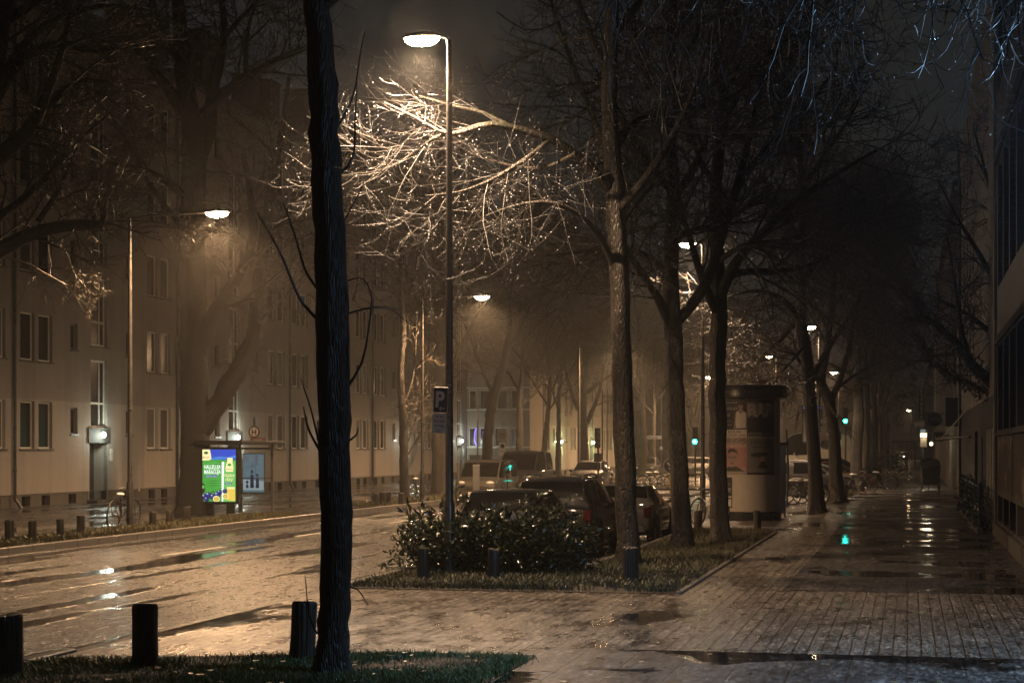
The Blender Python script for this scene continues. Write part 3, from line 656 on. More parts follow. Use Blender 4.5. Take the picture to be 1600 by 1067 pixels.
def rough_tube(acc, pts, rad, g, sides=14, n=None, amp=.06, flare=False, mi=0):
    n = n or max(6, int(np.linalg.norm(np.diff(np.array(pts), axis=0), axis=1).sum() / .22))
    P, r = resample(pts, rad, n); P = P + g.normal(0, .05, P.shape) * r[:, None]
    if flare: z = P[:, 2] - P[0, 2]; r = r * (1 + .55 * np.exp(-z / .22))
    V, Q = tubes(P[None], r[None], sides); V = V.reshape(n, sides, 3)
    ph = g.random(6) * 6; an = np.arange(sides) * 2 * math.pi / sides; zz = np.arange(n)[:, None] * .25
    k = 1 + amp * (np.sin(3 * an + ph[0] + zz * .5) + .7 * np.sin(5 * an + ph[1] - zz * .7) + .8 * np.sin(2 * an + ph[2] + zz * 1.3) + .6 * g.normal(0, 1, (n, sides)))
    if flare:
        z = (P[:, 2] - P[0, 2])[:, None]; k = k + .22 * np.exp(-z / .25) * np.sin(4 * an + ph[3])[None]
    for _ in range(max(1, n // 7)):   # knots
        i = g.integers(2, max(3, n - 1)); j = g.integers(0, sides); k[i % n, j] += .22; k[(i + 1) % n, j] += .1; k[i % n, (j + 1) % sides] += .1
    V = P[:, None] + (V - P[:, None]) * k[..., None]
    acc.add(V.reshape(-1, 3), Q, mi)
    acc.add(V[-1], np.array([[0, i, i + 1, i + 1] for i in range(1, sides - 1)]), mi)
    return P, r
def crown_from(acc, limbs, g, lv=(7, 7, 6), L=(2.4, 1.2, .6), dens=1.0, rtw=.006, drop=0, leaf=0, leafsize=.08, droop=-.03, wet=False, flat=.7, rl=.035, avoid=None, spread=1.0):
    def clear(B, Rr):
        if avoid is None: return B, Rr
        k = np.ones(len(B), bool)
        for x, y, z, ra, rz_ in avoid: k &= ((((B[..., 0] - x) / ra) ** 2 + ((B[..., 1] - y) / ra) ** 2 + ((B[..., 2] - z) / rz_) ** 2) > 1).all(1)
        return B[k], Rr[k]
    """limbs: list of (P, r). Adds branches, twiglets, beads and leaves into acc (0 = wood, 1 = twig, 2 = bead, 3 = leaf)."""
    n = 12; PP = []; RR = []
    for P, r in limbs:
        q, s = resample(P, r, n); PP.append(q); RR.append(s)
    P = np.array(PP); rad = np.array(RR); Llim = np.linalg.norm(np.diff(P, axis=1), axis=2).sum(1)
    k1 = max(2, int(lv[0] * dens))
    p, d, r, t = spawn(P, rad, k1, .22, 1.0, R(28), R(68), g, flat)
    Ls = L[0] * (.6 + .7 * g.random(len(p))) * (1.15 - .5 * t) * spread
    r1 = np.minimum(r * .55, rl) * (.7 + .5 * g.random(len(p)))
    B1, R1 = grow(p, d, Ls, r1, .35, 7, .10, [.02, .02, droop, droop, droop, 0, .05], g)
    B1, R1 = clear(B1, R1); acc.tub(B1, R1, 5, 1)
    p, d, r, t = spawn(B1, R1, lv[1], .15, 1.0, R(25), R(70), g, .75)
    Ls = L[1] * (.5 + .8 * g.random(len(p))) * (1.2 - .5 * t)
    B2, R2 = grow(p, d, Ls, np.maximum(np.minimum(r * .6, .014), rtw * 1.3), .55, 6, .10, [0, droop, droop, droop, .06, .12], g)
    B2, R2 = clear(B2, R2); acc.tub(B2, R2, 4, 1)
    p, d, r, t = spawn(B2, R2, lv[2], .1, 1.0, R(25), R(65), g, .8)
    Ls = L[2] * (.4 + .9 * g.random(len(p)))
    B3, R3 = grow(p, d, Ls, np.full(len(p), rtw), .7, 4, .11, [droop, droop, .1, .2], g)
    B3, R3 = clear(B3, R3); acc.tub(B3, R3, 3, 1)
    allp = np.concatenate([B3[:, 1:].reshape(-1, 3), B2[:, 2:].reshape(-1, 3)])
    if drop:
        s = allp[g.integers(0, len(allp), drop)]; drops(acc, s - (0, 0, rtw * 1.5), .009, g, 2)
    if leaf:
        s = allp[g.integers(0, len(allp), leaf)]; leaves(acc, s, leafsize, g, 3)
    return B1, B2
TW = lambda wet=False, bk='bark': [M[bk], M['twig_wet' if wet else 'twig'], M['glint_drop'], M['dry_leaf']]
def finish(label, base, trunk_acc, crown_acc, group, wet=False, bk='bark', name='street_tree'):
    """turn world-space accumulators into a tree thing at its base"""
    t = thing(name, label, 'tree', base, 0, group)
    for nm, a in (('trunk', trunk_acc), ('crown', crown_acc)):
        if a is None: continue
        off = np.array(base)
        a.V = [v - off for v in a.V]; link(nm, a.mesh(nm, TW(wet, bk)), t)
    return t
def std_tree(seed, H=13.0, r=.2, clear=4.2, nl=9, limbL=4.5, spread=1.0, dens=1.0, lv=(7, 6, 5), lean=(0, 0), fork=0, leaf=0, drop=0, rtw=.008, flat=.7, up=.10):
    g = np.random.default_rng(seed); ta = Acc(); ca = Acc(); limbs = []
    pts = [(0, 0, -.05)]; x = y = 0
    for i in range(1, 8):
        z = H * .8 * i / 7; x += g.normal(0, .09) + lean[0] / 7; y += g.normal(0, .09) + lean[1] / 7; pts.append((x, y, z))
    rad = [r * (1 - .78 * i / 7) for i in range(8)]
    P, rr = rough_tube(ta, pts, rad, g, 12, flare=True); limbs.append((P[len(P) // 2:], rr[len(P) // 2:]))
    z0 = clear / (H * .8)
    N = nl; t = np.sort(z0 + (1 - z0) * (np.arange(N) + g.random(N)) / N)
    for k in range(N):
        i = int(t[k] * (len(P) - 1)); a = k * 2.4 + g.normal(0, .5); el = R(30 + 30 * g.random()) * (1 if t[k] < .8 else 1.4)
        d = np.array([[math.cos(a) * math.cos(el), math.sin(a) * math.cos(el), math.sin(el)]])
        Lb = limbL * (1.25 - .7 * (t[k] - z0) / (1 - z0)) * (.75 + .5 * g.random())
        Q, q = grow(P[i:i + 1], d, np.array([Lb]), np.array([rr[i] * (.62 if fork and k < fork else .48)]), .22, 9, .10, [up, up, up * .5, 0, 0, -.02, -.02, 0, .03], g)
        rough_tube(ta, Q[0], q[0], g, 8, amp=.04); limbs.append((Q[0], q[0]))
    crown_from(ca, limbs, g, lv=lv, dens=dens, rtw=rtw, leaf=leaf, drop=drop, flat=flat)
    return ta.mesh('trunk', TW(False, 'bark_near')), ca.mesh('crown', TW())
def put_tree(proto, loc, rz, label, group, s=1.0, name='street_tree'):
    t = thing(name, label, 'tree', loc, rz, group); t.scale = (s, s, s * (0.95 + .1 * rnd.random()))
    link('trunk', proto[0], t); link('crown', proto[1], t); return t
def px_limb(z0, knots):                          # [(px, py, depth offset, radius)]
    return [wpt(a, z0 + dz, py=b)[:] for a, b, dz, _ in knots], [q[3] for q in knots]

GR = 'bare trees in the verge on the parking side'; GL = 'bare trees in the verge on the far side of the road'
# --- the close black trunk
g = np.random.default_rng(21); ta = Acc(); ca = Acc(); z = 15.3
P, r = px_limb(z, [(518, 1066, 0, .175), (520, 1000, 0, .163), (524, 850, 0, .172), (522, 700, 0, .168), (520, 500, 0, .18), (513, 300, 0, .165), (502, 100, 0, .145), (490, -60, 0, .135), (478, -300, .1, .12), (470, -600, .2, .09)])
r = [q * .80 for q in r]
P1, r1 = rough_tube(ta, P, r, g, 22, n=70, amp=.028, flare=True)
for k in [[(503, 505, 0, .016), (470, 470, -.1, .014), (440, 400, -.2, .011), (402, 332, -.3, .006)], [(503, 460, .1, .014), (478, 425, .1, .012), (462, 372, .15, .009), (443, 318, .2, .005)],
          [(543, 605, 0, .016), (566, 565, -.1, .011), (578, 500, -.1, .008), (580, 455, -.1, .006), (563, 437, -.1, .005), (551, 470, -.1, .004)], [(543, 490, 0, .012), (585, 480, .1, .009), (612, 484, .2, .006), (638, 505, .3, .004)],
          [(543, 690, 0, .012), (556, 680, 0, .008), (560, 668, 0, .005)], [(500, 705, 0, .013), (482, 670, 0, .010), (474, 635, .0, .005)], [(500, 700, 0, .011), (486, 640, 0, .008), (470, 592, .0, .005)],
          [(533, 270, 0, .014), (552, 245, 0, .010), (555, 180, .1, .007), (558, 130, .1, .004)], [(527, 200, .05, .012), (552, 150, .1, .008), (562, 90, .1, .006), (570, 50, .1, .004)],
          [(544, 915, 0, .008), (560, 922, 0, .006), (575, 945, -.05, .003)], [(496, 990, 0, .010), (483, 960, 0, .007), (477, 900, 0, .004)], [(538, 345, 0, .008), (562, 300, 0, .006), (568, 285, 0, .004)],
          [(541, 440, .05, .008), (566, 435, 0, .006), (583, 468, 0, .005), (578, 500, 0, .003)]]:
    a, b = px_limb(z, k); q, s = resample(a, b, 10); ca.tub(q[None], s[None], 6, 1)
lim = []
for k in range(9):
    i = int(len(P1) * (.62 + .36 * k / 9)); a = k * 2.4; d = np.array([[math.cos(a) * .85, math.sin(a) * .85, .5]])
    Q, q = grow(P1[i:i + 1], d, np.array([2.8]), np.array([.05]), .25, 8, .1, [.05, .03, 0, 0, -.03, -.05, 0, .05], g); rough_tube(ta, Q[0], q[0], g, 7); lim.append((Q[0], q[0]))
crown_from(ca, lim, g, lv=(5, 5, 4), L=(1.5, .9, .5), rtw=.005, drop=700)
finish('close black tree trunk rising out of the foreground grass beside the bollards', (float(P1[0][0]), float(P1[0][1]), 0), ta, ca, GR, bk='bark_near')

# --- second tree: long low limb sweeping under the nearest lamp
g = np.random.default_rng(5); ta = Acc(); ca = Acc(); z = 29.7; lim = []
P, r = px_limb(z, [(983, 898, 0, .19), (980, 800, 0, .175), (973, 600, 0, .17), (968, 450, 0, .165), (960, 300, 0, .15), (952, 150, 0, .13), (955, 0, 0, .12), (950, -200, 0, .10), (958, -420, 0, .06)])
P1, r1 = rough_tube(ta, P, r, g, 20, n=60, amp=.03, flare=True)
lim.append((P1[38:], r1[38:]))
big = [[(955, 300, 0.0, .10), (915, 255, -0.39, .085), (862, 218, -0.77, .075), (800, 200, -1.1, .062), (760, 195, -1.38, .052), (715, 208, -1.54, .042), (690, 207, -1.71, .034), (640, 180, -1.87, .024), (600, 160, -1.98, .014)],
       [(700, 207, -1.65, .034), (668, 222, -1.59, .027), (632, 250, -1.59, .021), (588, 268, -1.65, .013), (548, 272, -1.71, .008)],
       [(860, 218, -0.77, .045), (818, 250, -1.21, .035), (770, 280, -1.54, .028), (718, 300, -1.76, .018), (665, 306, -1.87, .010)],
       [(800, 200, -1.1, .04), (752, 175, -1.1, .03), (706, 165, -1.21, .022), (655, 150, -1.32, .012)],
       [(962, 420, 0.0, .06), (930, 360, -0.5, .05), (880, 322, -0.94, .04), (820, 318, -1.32, .028), (758, 338, -1.59, .014)],
       [(955, 260, 0, .07), (930, 190, 1.0, .06), (905, 130, 2.0, .05), (880, 60, 3.0, .038), (850, -30, 3.8, .02)],
       [(955, 235, 0, .09), (990, 195, .3, .075), (1040, 170, .5, .06), (1110, 165, .8, .045), (1180, 130, 1.0, .02)],
       [(962, 330, 0, .09), (1000, 290, -.3, .075), (1040, 230, -.5, .06), (1080, 150, -.8, .045), (1110, 40, -1.0, .025)],
       [(952, 120, 0, .07), (925, 60, .9, .06), (900, -10, 1.8, .045), (870, -120, 2.5, .02)],
       [(956, 60, 0, .07), (1000, 0, .5, .06), (1050, -90, 1, .03)], [(960, 370, 0, .05), (985, 330, 1.0, .04), (1010, 300, 2.0, .03), (1050, 250, 3.0, .015)],
       [(900, 240, -.9, .04), (850, 262, -.5, .03), (795, 258, -.2, .022), (735, 240, 0.2, .012)]]
for k in big:
    a, b = px_limb(z, k); q, s = rough_tube(ta, a, b, g, 8, amp=.04); lim.append((q, s))
AV = [(-7.2, 26.4, 8.7, 1.5, 1.2), (-7.2, 26.5, 10.8, 5.5, 2.5)]
crown_from(ca, lim[1:6] + lim[12:], g, lv=(10, 6, 4), L=(1.95, 1.0, .42), rtw=.0026, drop=1500, droop=.0, flat=.32, rl=.0085, avoid=AV)
crown_from(ca, [lim[0]] + lim[6:12], g, lv=(9, 8, 6), L=(1.9, 1.0, .5), rtw=.006, drop=1500, rl=.028, avoid=AV)
finish('rough barked tree whose low limb sweeps its bright wet twigs under the nearest lamp', (float(P1[0][0]), float(P1[0][1]), 0), ta, ca, GR, wet=True)

def hero(seed, z, trunk, limbs, label, group, lv=(9, 7, 6), L=(2.3, 1.15, .55), rtw=.007, drop=0, leaf=0, n=50, sides=16, bk='bark', top=.6, wet=False, droop=-.03, rl=.03, name='street_tree', flat=.7, dens=1.0, xtra=None):
    g = np.random.default_rng(seed); ta = Acc(); ca = Acc(); lim = []
    P, r = px_limb(z, trunk); P1, r1 = rough_tube(ta, P, r, g, sides, n=n, amp=.035, flare=True); i = int(n * top); lim.append((P1[i:], r1[i:]))
    for k in limbs:
        a, b = px_limb(z, k); q, s = rough_tube(ta, a, b, g, 9, amp=.045); lim.append((q, s))
    crown_from(ca, lim, g, lv=lv, L=L, rtw=rtw, drop=drop, leaf=leaf, droop=droop, rl=rl, flat=flat, dens=dens)
    if xtra: xtra(ta, ca, lim, g)
    return finish(label, (float(P1[0][0]), float(P1[0][1]), 0), ta, ca, group, wet, bk, name)
# --- third tree, forked above the parked cars
hero(31, 34.3, [(1066, 866, 0, .2), (1063, 760, 0, .18), (1056, 640, 0, .17), (1052, 520, 0, .175), (1048, 420, 0, .15), (1052, 300, 0, .13), (1046, 170, 0, .11), (1050, 20, 0, .085), (1056, -150, 0, .05)],
     [[(1050, 510, 0, .12), (1085, 470, .2, .11), (1112, 420, .4, .10), (1135, 340, .7, .085), (1165, 240, 1.0, .065), (1190, 120, 1.2, .045), (1200, 0, 1.4, .02)],
      [(1052, 520, 0, .10), (1030, 470, -.2, .085), (1005, 430, -.5, .075), (985, 400, -.8, .055), (960, 350, -1.1, .03)],
      [(1046, 430, 0, .09), (1010, 400, .4, .07), (960, 385, .9, .05), (900, 395, 1.3, .03), (850, 400, 1.6, .015)],
      [(1050, 300, 0, .09), (1010, 250, -.4, .075), (975, 190, -.8, .055), (930, 110, -1.2, .03)],
      [(1048, 320, 0, .08), (1085, 260, -.5, .07), (1120, 180, -1, .05), (1160, 90, -1.4, .025)],
      [(1048, 180, 0, .07), (1010, 110, .6, .06), (985, 20, 1, .03)], [(1050, 120, 0, .06), (1090, 50, .6, .05), (1120, -50, 1.0, .025)],
      [(1052, 380, 0, .06), (1080, 360, 1.0, .05), (1125, 352, 1.8, .04), (1190, 345, 2.4, .02)]],
     'tree forking at mid height, left of the dark pair beside the parked cars', GR, lv=(10, 8, 6), drop=600, dens=1.0, bk='bark_near')
# --- fourth tree
hero(32, 37.1, [(1126, 852, 0, .19), (1123, 750, 0, .18), (1121, 600, 0, .175), (1124, 480, 0, .17), (1120, 400, 0, .15), (1118, 300, 0, .13), (1128, 180, 0, .11), (1124, 40, 0, .08), (1130, -120, 0, .05)],
     [[(1122, 490, 0, .11), (1100, 440, -.4, .09), (1080, 380, -.8, .07), (1060, 300, -1.2, .045), (1050, 220, -1.5, .02)],
      [(1124, 470, 0, .11), (1150, 410, -.6, .10), (1195, 360, -1.3, .085), (1250, 310, -2.1, .07), (1310, 270, -2.9, .05), (1370, 235, -3.6, .025)],
      [(1122, 440, 0, .09), (1160, 425, .5, .08), (1215, 425, 1.0, .06), (1275, 410, 1.5, .04), (1330, 380, 1.8, .02)],
      [(1120, 360, 0, .09), (1155, 290, .4, .08), (1200, 230, .7, .06), (1260, 170, 1.0, .045), (1310, 100, 1.3, .02)],
      [(1122, 300, 0, .08), (1090, 240, .5, .06), (1070, 150, .9, .04), (1050, 50, 1.3, .02)],
      [(1126, 200, 0, .08), (1165, 130, -.6, .06), (1210, 70, -1.1, .045), (1260, 0, -1.5, .02)],
      [(1124, 100, 0, .06), (1085, 30, -.5, .045), (1060, -60, -.9, .02)],
      [(1122, 410, 0, .06), (1160, 385, -2.0, .055), (1230, 375, -3.6, .04), (1320, 350, -5.0, .02)]],
     'straight dark tree standing directly left of the advertising column', GR, lv=(11, 8, 6), drop=500, bk='bark_near')
# --- two slim trees past the column
hero(33, 55.2, [(1277, 806, 0, .24), (1272, 720, 0, .21), (1266, 640, 0, .20), (1262, 570, 0, .18), (1252, 505, 0, .19), (1250, 430, 0, .14), (1255, 330, 0, .12), (1250, 220, 0, .09), (1255, 110, 0, .05)],
     [[(1264, 600, 0, .10), (1285, 560, .5, .09), (1310, 520, 1, .07), (1340, 470, 1.4, .045), (1370, 400, 2, .02)],
      [(1252, 500, 0, .11), (1225, 470, -.4, .09), (1190, 455, -.9, .07), (1150, 460, -1.5, .04), (1110, 480, -2, .02)],
      [(1252, 490, 0, .10), (1220, 530, .4, .07), (1185, 560, .8, .05), (1165, 600, 1, .02)],
      [(1250, 440, 0, .11), (1285, 400, .4, .09), (1330, 360, .8, .07), (1380, 330, 1.2, .04), (1430, 310, 1.5, .02)],
      [(1254, 380, 0, .10), (1215, 320, -.6, .08), (1180, 260, -1, .05), (1150, 200, -1.5, .02)],
      [(1252, 300, 0, .09), (1290, 240, .6, .07), (1330, 180, 1, .04), (1360, 120, 1.4, .02)], [(1252, 260, 0, .08), (1225, 190, .6, .05), (1200, 110, 1, .02)],
      [(1258, 540, 0, .07), (1240, 560, -1, .05), (1215, 590, -1.6, .03), (1200, 620, -2, .012)]],
     'crooked slim tree in front of the dark banner frame and perpendicular cars', GR, lv=(10, 8, 6), leaf=1600, drop=300, rtw=.009, L=(2.4, 1.25, .6), bk='bark_near')
hero(34, 65, [(1308, 788, 0, .27), (1305, 720, 0, .23), (1301, 660, 0, .21), (1293, 620, 0, .19), (1282, 595, 0, .17), (1290, 560, .2, .12), (1300, 480, .2, .1), (1310, 380, .3, .07), (1320, 280, .3, .04)],
     [[(1296, 630, 0, .14), (1310, 600, .4, .11), (1325, 550, .8, .09), (1340, 480, 1.1, .05), (1355, 420, 1.4, .02)], [(1284, 598, 0, .11), (1268, 585, -.4, .08), (1245, 560, -.8, .05), (1225, 540, -1.2, .02)],
      [(1300, 480, .2, .08), (1335, 440, .6, .06), (1375, 410, 1, .03)], [(1296, 520, .2, .08), (1270, 470, .6, .06), (1240, 430, 1, .03)], [(1312, 380, .3, .06), (1345, 330, .8, .05), (1385, 290, 1.2, .02)], [(1312, 370, .3, .06), (1285, 310, .8, .04), (1265, 250, 1.2, .02)],
      [(1305, 610, .2, .07), (1330, 590, 1, .05), (1365, 570, 1.6, .03), (1400, 560, 2, .015)]],
     'slim dark tree bending left at its top, second past the advertising column', GR, lv=(9, 7, 5), leaf=1500, rtw=.010, bk='bark_near')
# --- standing prototypes
PA = std_tree(101, 14, .25, 4.2, 10, 4.6, leaf=500, rtw=.010, lv=(8, 7, 5))
PB = std_tree(102, 15, .30, 4.8, 11, 5.2, leaf=700, rtw=.011, lv=(8, 7, 5), fork=2)
PC = std_tree(103, 12, .16, 3.2, 9, 3.6, rtw=.010, lv=(8, 6, 5), up=.14)
PD = std_tree(104, 14, .34, 2.6, 9, 6.0, rtw=.011, lv=(8, 7, 5), fork=4, up=.16)
for k, (x, y, p, s, lb) in enumerate([
    (-2.35, 84, PB, 1.0, 'thick dark tree first in the dense group before the far shrub'),
    (-2.2, 92, PA, 1.05, 'thinner dark tree close behind the thick one in the dense group'),
    (-2.25, 100, PB, 1.12, 'thickest trunk of the dense group left of the far shrub'),
    (-2.3, 124, PD, .9, 'dark forked tree behind the far shrub'),
    (-2.4, 142, PB, 1.0, 'hazy tree just past the forked one on the pavement side'),
    (-2.4, 165, PA, 1.1, 'hazy tree halfway along the distant pavement'),
    (-2.4, 192, PB, 1.0, 'hazy tree near the far end of the pavement'),
    (-2.6, 225, PA, 1.1, 'last hazy tree before the house closing the pavement')]):
    put_tree(p, (x, y, 0), 1.3 * k + .4, lb, GR, s)
# --- left side
hero(41, 54.6, [(303, 812, 0, .54), (303, 740, 0, .45), (305, 660, 0, .43), (303, 560, 0, .42), (302, 460, 0, .40), (300, 370, 0, .38), (302, 280, 0, .36), (300, 200, 0, .33), (285, 110, 0, .26), (280, 20, 0, .2), (275, -90, 0, .12)],
     [[(312, 672, 0, .36), (335, 640, .1, .31), (368, 585, .2, .28), (395, 530, .3, .25), (402, 470, .3, .22), (412, 380, .5, .19), (425, 290, .8, .15), (440, 210, 1, .11), (452, 120, 1.2, .06)],
      [(310, 560, 0, .27), (322, 515, -.2, .22), (345, 470, -.4, .19), (372, 430, -.6, .16), (395, 370, -.9, .13), (390, 300, -1.1, .10), (380, 240, -1.4, .06)],
      [(305, 270, 0, .26), (325, 200, .3, .22), (335, 130, .5, .18), (350, 60, .8, .13), (345, -20, 1, .08)],
      [(318, 180, .2, .20), (345, 150, .4, .17), (385, 120, .7, .14), (430, 95, 1, .10), (470, 75, 1.3, .05)],
      [(385, 120, .7, .09), (385, 70, .9, .07), (395, 20, 1.1, .05), (420, -30, 1.3, .03)],
      [(298, 200, 0, .22), (270, 150, -.4, .18), (240, 110, -.8, .14), (200, 60, -1.2, .09), (160, 10, -1.6, .05)],
      [(300, 320, 0, .15), (262, 285, -.6, .12), (220, 265, -1.2, .09), (170, 255, -1.8, .05)],
      [(408, 400, .5, .12), (440, 345, .8, .10), (475, 300, 1.2, .07), (520, 270, 1.6, .03)],
      [(300, 380, 0, .12), (268, 335, .8, .09), (235, 290, 1.4, .06), (210, 240, 2, .03)],
      [(350, 60, .8, .10), (385, 20, 1.0, .07), (430, -20, 1.3, .03)], [(282, 100, 0, .12), (250, 40, .7, .08), (230, -30, 1.2, .04)]],
     'broad old tree forking low beside the glowing advert of the bus shelter', GL, lv=(9, 7, 5), L=(2.6, 1.4, .7), rtw=.010, n=60, sides=20, top=.5, rl=.05, dens=1.1, bk='bark_shaded')
def wet_ends(ta, ca, lim, g):
    # slack branch ends lit by the lamp with arm
    for k in [[(150, 352, 0, .03), (200, 345, .5, .022), (255, 350, .8, .014), (295, 362, 1.2, .009), (328, 354, 1.5, .006)], [(60, 350, 0, .03), (100, 390, .5, .018), (118, 430, 1, .012), (148, 462, 1.4, .006)]]:
        a, b = px_limb(38.5, k); q, s = resample(a, b, 12); ca.tub(q[None], s[None], 5, 1)
        crown_from(ca, [(q[5:], s[5:])], g, lv=(12, 6, 4), L=(.55, .3, .15), rtw=.006, drop=500, leaf=160, leafsize=.06, rl=.01)
hero(42, 36, [(-95, 840, 0, .45), (-92, 700, 0, .40), (-85, 560, 0, .37), (-70, 430, 0, .34), (-45, 300, 0, .3), (-20, 180, 0, .24), (0, 60, 0, .18), (20, -80, 0, .1)],
     [[(-75, 470, 0, .22), (-30, 415, .3, .19), (20, 380, .6, .16), (75, 358, .9, .13), (125, 352, 1.2, .12), (160, 350, 1.4, .09), (164, 320, 1.5, .03)],
      [(-45, 310, 0, .2), (-5, 250, .3, .17), (40, 210, .5, .14), (70, 170, .8, .11), (120, 130, 1.1, .07), (170, 128, 1.4, .03)],
      [(-35, 270, 0, .2), (10, 235, -.3, .16), (55, 190, -.6, .12), (90, 100, -1, .08), (110, 20, -1.4, .04)],
      [(-15, 160, 0, .16), (40, 90, .4, .13), (95, 70, .8, .10), (150, 80, 1.2, .06), (200, 75, 1.6, .03)],
      [(-60, 380, 0, .14), (0, 340, .8, .11), (60, 290, 1.6, .08), (130, 215, 2.4, .04), (180, 170, 3, .02)],
      [(0, 40, 0, .12), (60, 0, .4, .09), (120, -60, .8, .05)], [(60, 345, .8, .07), (90, 300, 1, .05), (120, 230, 1.2, .03)],
      [(0, 120, 0, .10), (70, 40, 1, .08), (160, 10, 1.8, .05), (250, 20, 2.4, .02)]],
     'spreading tree reaching in from the left edge above the row of bollards', GL, lv=(9, 7, 5), L=(1.9, 1.0, .5), rtw=.008, n=40, rl=.035, dens=1.1, xtra=wet_ends, bk='bark_shaded')
hero(43, 65, [(633, 786, 0, .2), (631, 720, 0, .16), (630, 660, 0, .15), (626, 590, 0, .12), (630, 520, 0, .11), (627, 450, 0, .09), (628, 380, 0, .06)],
     [[(632, 630, 0, .06), (645, 590, .2, .05), (650, 530, .4, .03), (652, 470, .6, .015)], [(630, 470, 0, .05), (600, 440, -.3, .04), (570, 430, -.6, .02)], [(628, 450, 0, .05), (650, 410, .3, .04), (665, 360, .6, .02)], [(628, 420, 0, .04), (605, 370, .3, .03), (590, 330, .6, .015)],
      [(634, 700, 0, .03), (648, 660, .2, .02), (660, 620, .3, .01)], [(634, 715, 0, .03), (655, 680, .3, .02), (670, 650, .4, .01)]],
     'thin young tree in front of the third lit house door', GL, lv=(7, 5, 4), L=(1.3, .8, .4), rtw=.009, top=.7, rl=.02)
hero(44, 73.8, [(690, 782, 0, .42), (688, 700, 0, .35), (689, 600, 0, .32), (687, 500, 0, .28), (684, 400, 0, .24), (688, 300, 0, .18), (690, 200, 0, .1)],
     [[(689, 560, 0, .16), (665, 500, -.4, .13), (640, 440, -.8, .10), (610, 390, -1.2, .06), (580, 360, -1.6, .03)], [(687, 480, 0, .18), (708, 430, .3, .15), (725, 370, .6, .11), (745, 300, 1, .06)], [(686, 420, 0, .14), (665, 360, .4, .11), (645, 290, .8, .06)], [(688, 600, 0, .12), (712, 560, .5, .1), (735, 510, 1, .06), (755, 470, 1.4, .03)], [(687, 330, 0, .12), (710, 270, .5, .08), (730, 200, 1, .04)], [(687, 300, 0, .1), (665, 230, .5, .06), (650, 160, 1, .03)]],
     'stout tree half hidden behind the nearest lamp post', GL, lv=(8, 6, 5), L=(2.4, 1.2, .6), rtw=.011)
hero(45, 86, [(763, 772, 0, .3), (761, 720, 0, .27), (764, 670, 0, .25), (772, 620, 0, .24), (786, 570, 0, .19), (795, 520, 0, .15), (800, 450, 0, .12), (806, 370, 0, .07)],
     [[(772, 620, 0, .1), (755, 580, .3, .08), (735, 530, .6, .05), (715, 480, .9, .02)], [(790, 550, 0, .1), (815, 510, .3, .08), (835, 460, .6, .05), (850, 400, .9, .02)], [(798, 470, 0, .08), (780, 420, .3, .06), (760, 360, .6, .03)]],
     'leaning tree in front of the low annex building', GL, lv=(8, 6, 4), L=(2.0, 1.0, .5), rtw=.012)
for k, (px, z, p, s, rz, lb) in enumerate([
    (813, 100, PA, .95, .3, 'straight slim tree at the right end of the low annex'),
    (845, 107, PC, 1.15, 1.2, 'slim forked tree before the greenish lit house door'),
    (872, 116, PC, 1.25, 2.6, 'slim tree between the greenish door and the many stemmed tree'),
    (912, 112, PD, 1.05, .9, 'large many stemmed tree behind the small dark parked car'),
    (1002, 128, PA, 1.1, 2.0, 'hazy tree right of the roughest near trunk'),
    (1022, 140, PA, 1.0, 4.0, 'hazy tree beside the street name sign'),
    (1082, 150, PD, 1.0, 3.1, 'hazy low forking tree behind the green signal'),
    (880, 150, PB, 1.1, 5.0, 'hazy tree deep behind the many stemmed one'),
    (1150, 180, PB, 1.1, 1.7, 'hazy tree behind the top of the advertising column'),
    (1225, 190, PA, 1.0, 2.2, 'pale hazy tree right of the advertising column cap'),
    (740, 122, PB, 1.05, 2.9, 'hazy tree rising behind the flat roof of the annex')]):
    q = wpt(px, z, 0); put_tree(p, q, rz, lb, GL, s)
# --- tree in the narrow front garden on the right, limb clad in ivy, trunk hidden by the office building
def ivy(ta, ca, lim, g):
    for P, r in lim[1:3]:
        q, s = resample(P, r, 60); pts = (q[:, None] + g.normal(0, 1, (60, 14, 3)) * (s[:, None, None] * .9 + .03)).reshape(-1, 3); leaves(ca, pts, .10, g, 3)
hero(51, 47, [(1615, 812, 0, .24), (1612, 740, 0, .22), (1606, 660, 0, .21), (1595, 560, 0, .18), (1590, 440, 0, .14), (1600, 300, 0, .1), (1605, 170, 0, .05)],
     [[(1606, 650, 0, .17), (1575, 612, 0, .16), (1545, 595, -.1, .15), (1515, 565, -.2, .13), (1488, 530, -.3, .11), (1460, 505, -.3, .08), (1435, 480, -.4, .05), (1410, 440, -.4, .02)],
      [(1580, 610, 0, .10), (1545, 612, .4, .075), (1515, 600, .8, .06), (1480, 582, 1, .05), (1450, 555, 1.2, .035), (1430, 520, 1.4, .02)],
      [(1592, 500, 0, .1), (1555, 440, -.4, .08), (1520, 380, -.6, .06), (1490, 330, -.8, .035), (1465, 280, -1, .015)], [(1590, 540, 0, .1), (1550, 520, .4, .08), (1510, 490, .6, .05), (1465, 470, .9, .02)],
      [(1590, 420, 0, .08), (1560, 340, .3, .06), (1535, 250, .5, .04), (1515, 180, .7, .02)], [(1515, 565, -.2, .06), (1500, 500, -.6, .05), (1490, 430, -.9, .03), (1480, 370, -1.1, .015)], [(1460, 505, -.3, .05), (1430, 500, -.6, .04), (1395, 490, -.9, .02)]],
     'tree with an ivy clad limb leaning out over the pavement from behind the office building', 'trees on the building side of the pavement', lv=(8, 7, 5), L=(1.6, .9, .45), rtw=.006, xtra=ivy, name='garden_tree')
